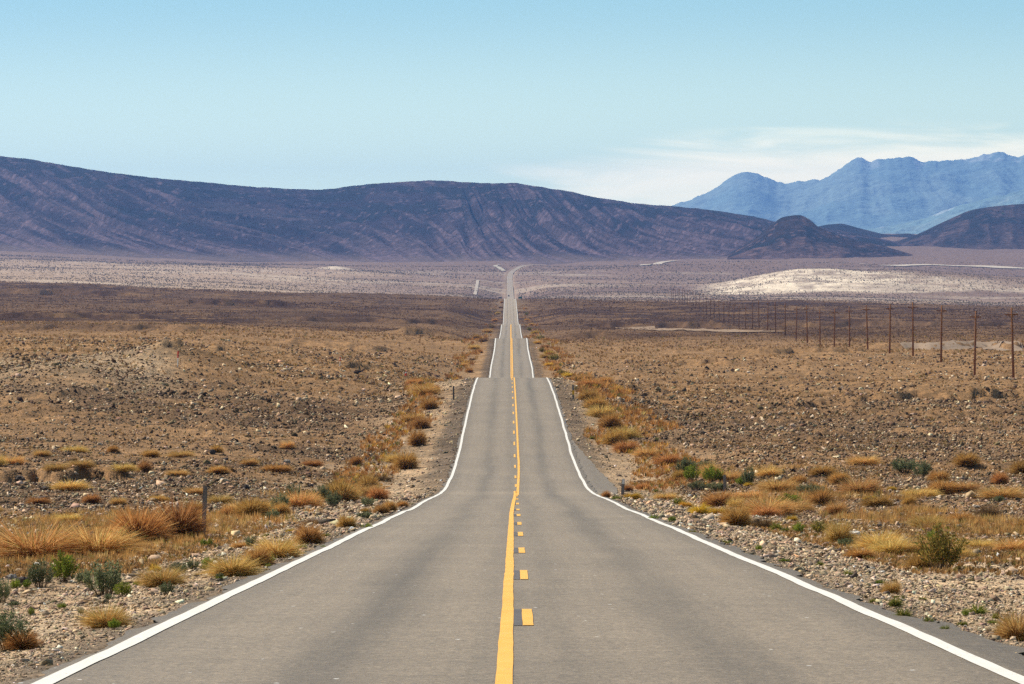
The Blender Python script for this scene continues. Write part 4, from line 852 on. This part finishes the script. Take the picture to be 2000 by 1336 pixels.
PP = [(1815, 1295, 915), (1612, 1243, 905), (1437, 1203, 893), (1291, 1163, 880), (1169, 1148, 888), (1055, 1142, 900), (960, 1135, 905), (880, 1130, 915), (806, 1125, 930), (739, 1095, 898), (681, 1065, 890), (624, 1052, 882), (575, 1045, 878), (531, 1040, 880), (488, 1032, 882), (453, 1030, 905), (417, 1025, 900), (383, 1022, 905), (356, 1010, 902), (330, 1006, 890), (304, 1000, 888), (280, 985, 875), (254, 975, 870), (234, 965, 868), (212, 960, 865), (195, 945, 860), (175, 935, 850), (158, 915, 845), (143, 905, 840), (127, 900, 835), (113, 897, 832), (100, 893, 828), (87, 890, 825), (75, 888, 822), (65, 886, 822), (53, 885, 820), (43, 884, 820), (32, 883, 820)]
for i, (cx, cb, ct) in enumerate(PP):
    px = 1300+cx/2.671
    Zp = 478+40.5*i+0.22*i*i; xw = (px-1000)/F*Zp
    sc = max(0.85, min(1.15, (cb-ct)/2.671*Zp/F/10.2))
    lab = "weathered wooden utility pole with crossarm, " + ("rightmost and nearest of the long row" if i == 0 else ordinal(i+1)+" from the right end of the long row")
    utility_pole(xw, Zp, lab, sc, i < 22, "utility poles marching across the plain")
for i, (px, py, hp) in enumerate([(1933, 585, 17), (1822, 583, 13), (1716, 583, 13), (1610, 588, 12)]):
    x, z, g = place(px, py, 2300); utility_pole(x, z, "faint tiny pole before the white dune, "+ordinal(i+1)+" from the right", hp*z/F/10.2, False, "faint poles before the white dune")
x, z, g = place(1230, 552, 3000); utility_pole(x, z, "tiny dark pole alone on the far plain right of the road's end", 14*z/F/10.2, False, None)

# marker posts: U-channel steel
def post_mesh(h, mat, name="post_channel"):
    a = MB(); w, d, t = 0.085, 0.045, 0.008
    a.prism([(-w/2, -0.2), (w/2, -0.2), (w/2, h-0.01), (w/2-0.012, h), (-w/2+0.012, h), (-w/2, h-0.01)], -t/2, t/2)
    a.box((-w/2-0.004, 0.02, h/2-0.1), (t, d, h+0.18)); a.box((w/2+0.004, 0.02, h/2-0.1), (t, d, h+0.18))
    a.box((-w/2-0.018, 0.04, h/2-0.1), (0.02, t, h+0.16)); a.box((w/2+0.018, 0.04, h/2-0.1), (0.02, t, h+0.16))
    return a.mesh(name, mat)
def marker(px, py, hpx, lean, label, plate=None, dark=False, zmin=21, wide=1.0):
    x, z, g = place(px, py, zmin); h = hpx*z/F
    o = root("marker_post", (x, z, g), (0, R(lean), R(5))); o.scale = (wide, wide, 1)
    link("post_channel", post_mesh(h, MAT['dark_steel'] if dark else MAT['steel']), parent=o)
    if plate:
        mat, z0, z1, w = plate
        a = MB(); a.prism([(-w/2, h*z0+0.01), (-w/2+0.01, h*z0), (w/2-0.01, h*z0), (w/2, h*z0+0.01), (w/2, h*z1-0.01), (w/2-0.01, h*z1), (-w/2+0.01, h*z1), (-w/2, h*z1-0.01)], -0.035, -0.028)
        link("reflector_plate", a.mesh("reflector_plate", mat), parent=o)
        b = MB()
        for zz in (z0+0.2*(z1-z0), z0+0.8*(z1-z0)): b.tube([(0, -0.04, h*zz), (0, 0.0, h*zz)], [0.008, 0.008], 6)
        link("bolt", b.mesh("bolt", MAT['dark_steel']), parent=o)
    return tag(o, label, "marker post")
marker(397, 1046, 96, 2.5, "bare grey steel marker post beside the rusty bush, near left", None, wide=0.78)
marker(1216, 971, 36, 2.5, "steel marker post with a pale top in the dip, right", (MAT['wpaint'], 0.72, 0.98, 0.10))
marker(886, 781, 27, 0, "thin dark marker post on the left shoulder near the crest", None, True)
marker(1416, 962, 34, -1, "leaning steel post with a spotted top among green domes", (MAT['steel'], 0.7, 0.98, 0.11))
marker(1120, 781, 30, -2, "marker post with a yellow plate on the right shoulder", (MAT['yel'], 0.35, 0.62, 0.17))
marker(1162, 738, 9, 3, "short dark stub post behind the ditch row, right", None, True, 300, 1.4)
# survey stakes: slim white lath with a red top
def stake(px, py, hpx, label, red=0.62):
    x, z, g = place(px, py, 200); h = hpx*z/F
    o = root("survey_stake", (x, z, g), (0, R(1.5), R(20)))
    a = MB(); a.box((0, 0, h*red/2-0.1), (0.09, 0.05, h*red+0.2)); a.box((0, 0, h*red*0.15), (0.094, 0.054, 0.03)); link("lath", a.mesh("lath", MAT['wpaint']), parent=o)
    a = MB(); a.box((0, 0, h*(red+1)/2), (0.12, 0.07, h*(1-red))); a.box((0.03, 0, h*0.97), (0.12, 0.06, h*0.10), 0.5); link("red_top", a.mesh("red_top", MAT['red']), parent=o)
    return tag(o, label, "survey stake")
stake(347, 718, 31, "white survey stake with red top on the gravel mound, taller", 0.6)
stake(664, 716, 18, "white survey stake with red top beside dark rubble, smaller", 0.6)
# traffic cone left of the crest
x, z, g = place(793, 734, 300); s_ = 11*z/F/0.72
o = root("traffic_cone", (x, z, g)); o.scale = (s_, s_, s_)
a = MB(); a.box((0, 0, 0.02), (0.44, 0.44, 0.04), 0.3); link("base", a.mesh("base", MAT['red']), parent=o)
a = MB(); a.tube([(0, 0, 0.03), (0, 0, 0.34)], [0.17, 0.105], 14, False); a.tube([(0, 0, 0.50), (0, 0, 0.72)], [0.075, 0.03], 14); link("cone_body", a.mesh("cone_body", MAT['red'], True), parent=o)
a = MB(); a.tube([(0, 0, 0.335), (0, 0, 0.505)], [0.109, 0.077], 14, False); link("white_band", a.mesh("white_band", MAT['wpaint'], True), parent=o)
tag(o, "small red traffic cone with a white band left of the crest", "traffic cone")
# striped delineator, right ditch
x, z, g = place(1139, 746, 250); h = 9*z/F
o = root("striped_marker", (x, z, g))
for i in range(4):
    a = MB(); a.tube([(0, 0, h*i/4), (0, 0, h*(i+1)/4)], [0.06, 0.06], 10); link("band", a.mesh("band", MAT['red'] if i % 2 == 0 else MAT['wpaint'], True), parent=o)
tag(o, "short red and white striped marker in the right ditch row", "marker post")
# arrow board stub by the yellow plate
x, z, g = place(1116, 764, 250)
# distant road signs and car
def sign(px, py, w, h, up, mat, label, zm):
    x, z, g = place(px, py, zm)
    o = root("road_sign", (x, z, g)); g2 = 0
    a = MB(); n = 6; r_ = 0.08*h; pts = []
    for cx, cz, a0 in ((w/2-r_, up+h-r_, 0), (-w/2+r_, up+h-r_, 90), (-w/2+r_, up+r_, 180), (w/2-r_, up+r_, 270)):
        for k in range(4): an = R(a0+30*k); pts.append((cx+r_*math.cos(an), cz+r_*math.sin(an)))
    a.prism(pts, -0.03, 0.0); link("panel", a.mesh("panel", mat), parent=o)
    for sx in (-1, 1):
        b = MB(); b.tube([(sx*w*0.32, 0.07, -0.3), (sx*w*0.32, 0.07, up+h*0.9)], [0.05, 0.05], 8); link("sign_post", b.mesh("sign_post", MAT['wood']), parent=o)
    return tag(o, label, "road sign")
sign(1016, 585.5, 2.3, 1.1, 0.7, MAT['green'], "tiny green road sign right of the road on the far crest", 1900)
sign(977, 585, 2.4, 0.8, 0.7, MAT['steel'], "tiny pale sign board left of the road on the far crest", 1900)
zc = 3525.0; xc = float(road_x(np.array(zc)))-1.75
o = root("car", (xc, zc, float(road_z(np.array([zc]))[0])+0.01), (math.atan(0.03)*0, 0, 0))
def side(poly, w, mat, name, inset=0.0):
    a = MB(); b = len(a.v); n = len(poly)
    a.v += [(-w/2+(inset if z > 0.95 else 0), y, z) for y, z in poly]+[(w/2-(inset if z > 0.95 else 0), y, z) for y, z in poly]
    a.f += [tuple(range(n)), tuple(reversed(range(n, 2*n)))]+[(k, n+k, n+(k+1) % n, (k+1) % n) for k in range(n)]
    return a.mesh(name, mat)
link("body", side([(-2.2, 0.3), (2.2, 0.3), (2.25, 0.7), (2.1, 0.95), (0.75, 1.0), (0.15, 1.42), (-1.2, 1.45), (-1.9, 1.0), (-2.2, 0.92), (-2.28, 0.6)], 1.8, MAT['car'], "body", 0.16), parent=o)
a = MB(); a.box((0, -1.42, 1.2), (1.36, 0.5, 0.34), 0, 0.8); a.box((0, 0.52, 1.18), (1.36, 0.5, 0.34), 0, 0.8); link("window", a.mesh("window", MAT['glass']), parent=o)
a = MB(); a.box((-0.74, -0.35, 1.2), (0.05, 1.5, 0.3)); a.box((0.74, -0.35, 1.2), (0.05, 1.5, 0.3)); link("window", a.mesh("window", MAT['glass']), parent=o)
for sx in (-1, 1):
    for sy in (-1.35, 1.4):
        a = MB(); a.tube([(sx*0.68, sy, 0.33), (sx*0.92, sy, 0.33)], [0.33, 0.33], 16); w_ = link("wheel", a.mesh("wheel", MAT['tyre']), parent=o)
        b = MB(); b.tube([(sx*0.905, sy, 0.33), (sx*0.93, sy, 0.33)], [0.2, 0.18], 12); link("rim", b.mesh("rim", MAT['steel']), parent=w_)
    b = MB(); b.box((sx*0.62, -2.24, 0.72), (0.34, 0.08, 0.14)); link("headlight", b.mesh("headlight", MAT['wpaint']), parent=o)
tag(o, "tiny dark car coming over the far crest in the left lane", "car")

# single rocks big enough to point at
ROCK = []
for i in range(5):
    r = np.random.default_rng(900+i); V = []; nu, nv = 9, 6
    a = MB(); th = np.linspace(0, 6.283, nu, endpoint=False)
    import itertools
    pts = [(0, 0, -0.5)]
    for j in range(1, nv):
        ph = math.pi*j/nv-math.pi/2
        for t in th:
            k = 0.5*(1+r.normal(0, 0.13)); pts.append((math.cos(ph)*math.cos(t)*k*1.25, math.cos(ph)*math.sin(t)*k, math.sin(ph)*k))
    pts.append((0, 0, 0.45)); a.v = pts; n = nu
    for k in range(n): a.f.append((0, 1+(k+1) % n, 1+k)); a.f.append((len(pts)-1, len(pts)-1-n+k, len(pts)-1-n+(k+1) % n))
    for j in range(nv-2):
        for k in range(n): a.f.append((1+j*n+k, 1+j*n+(k+1) % n, 1+(j+1)*n+(k+1) % n, 1+(j+1)*n+k))
    ROCK.append(a)
def rock(px, py, w, h, col, label, i, cat="rock"):
    x, z, g = place(px, py); s = z/F
    m = flat_mat("rock_face", col, 0.9, 0, 0.35, 2.5)
    o = link("rock", ROCK[i % 5].mesh("rock", m)); o.location = (x, z+w*s*0.3, g+h*s*0.32); o.scale = (w*s*0.85, w*s*0.8, h*s*1.1); o.rotation_euler = (0.1, -0.1, i*1.7)
    tag(o, label, cat)
DKR = (.07, .055, .05); GRR = (.25, .22, .19); WHR = (.62, .58, .52)
rock(1668, 1046, 26, 10, WHR, "white rock under the tall golden grass, right verge", 0); rock(1642, 1044, 12, 7, WHR, "small white rock left of the white rock, right verge", 1)
rock(1722, 1076, 26, 18, GRR, "largest grey rock at the end of the right rock pile", 2); rock(1690, 1062, 20, 12, DKR, "dark rock in the middle of the right rock pile", 3); rock(1706, 1068, 16, 11, GRR, "grey rock second from the end of the pile", 4)
rock(1692, 1110, 18, 7, DKR, "dark flat rock alone on the right gravel, left one", 1); rock(1661, 1124, 15, 6, DKR, "dark flat rock alone on the right gravel, lower one", 2); rock(1723, 1119, 12, 5, WHR, "white flat rock alone on the right gravel", 3); rock(1863, 1156, 12, 7, GRR, "grey rock alone below the tallest right shrub", 0); rock(1914, 1166, 8, 7, DKR, "small dark rock right of a lone grey one", 4)
rock(480, 955, 16, 10, DKR, "dark rock upper right of the near left post", 1); rock(415, 888, 12, 12, DKR, "dark rock high on the left plain above the post", 2); rock(440, 900, 14, 7, DKR, "dark flat rock right of another high on the left plain", 3); rock(560, 905, 14, 9, GRR, "grey rock beside a low wide rusty bush, left plain", 0); rock(607, 952, 12, 8, DKR, "dark rock behind the left grass bank", 4); rock(302, 980, 18, 9, WHR, "pale rock on the left plain, left of the post", 2)
rock(88, 958, 20, 10, DKR, "dark rock below the cut bank, far left", 0); rock(36, 940, 30, 10, DKR, "long dark rock below the cut bank at the left edge", 1); rock(78, 978, 34, 9, DKR, "long dark slab on the left plain above the grass bank", 3); rock(434, 940, 14, 6, WHR, "small pale rock above the post's right side", 4)
rock(45, 1142, 30, 18, DKR, "dark split rock beside the leftmost sagebrush row", 2); rock(22, 1132, 22, 12, GRR, "grey rock at left behind the tiny green shrub", 4); rock(70, 1108, 24, 10, WHR, "pale slab behind the round sagebrush, left", 1)
rock(1347, 972, 9, 8, WHR, "white rock among the yellow bushes, right", 3); rock(1134, 733, 9, 5, DKR, "dark tilted rock at the top of the right ditch row", 2)
# lone bush on the right hill's brow
x = (1963-1000)/F*7120
deps = bpy.context.evaluated_depsgraph_get(); deps.update()
hit, loc, *_ = SC.ray_cast(deps, Vector((x, 7150, 3000)), Vector((0, 0, -1)))
if hit:
    v = PROTO['sage'][0]; o = root("hilltop_shrub", loc); o.scale = (9, 9, 7); link("foliage", v[0], parent=o); link("stems", v[1], parent=o)
    tag(o, "single dark shrub on the brow of the right hill", "shrub")

# ------------------------------------------------------------------ haze
a = MB(); lo = float(VG[:, :, 2].min())-60.0
a.box((0, 14200, (lo+1500)/2), (37000, 28900, 1500-lo))
hm = bpy.data.materials.new("haze"); hm.use_nodes = True; t = hm.node_tree; t.nodes.clear()
ho = N(t, "ShaderNodeOutputMaterial"); pv = N(t, "ShaderNodeVolumePrincipled")
pv.inputs['Color'].default_value = (0.185, 0.40, 1.0, 1); pv.inputs['Density'].default_value = 5.4e-5; pv.inputs['Anisotropy'].default_value = 0.3
pv.inputs['Density Attribute'].default_value = ""
try: pv.inputs['Temperature Attribute'].default_value = ""
except Exception: pass
t.links.new(pv.outputs[0], ho.inputs['Volume'])
tag(link("haze", a.mesh("haze", hm)), "thin blue air haze over the whole valley", "haze", kind="stuff")
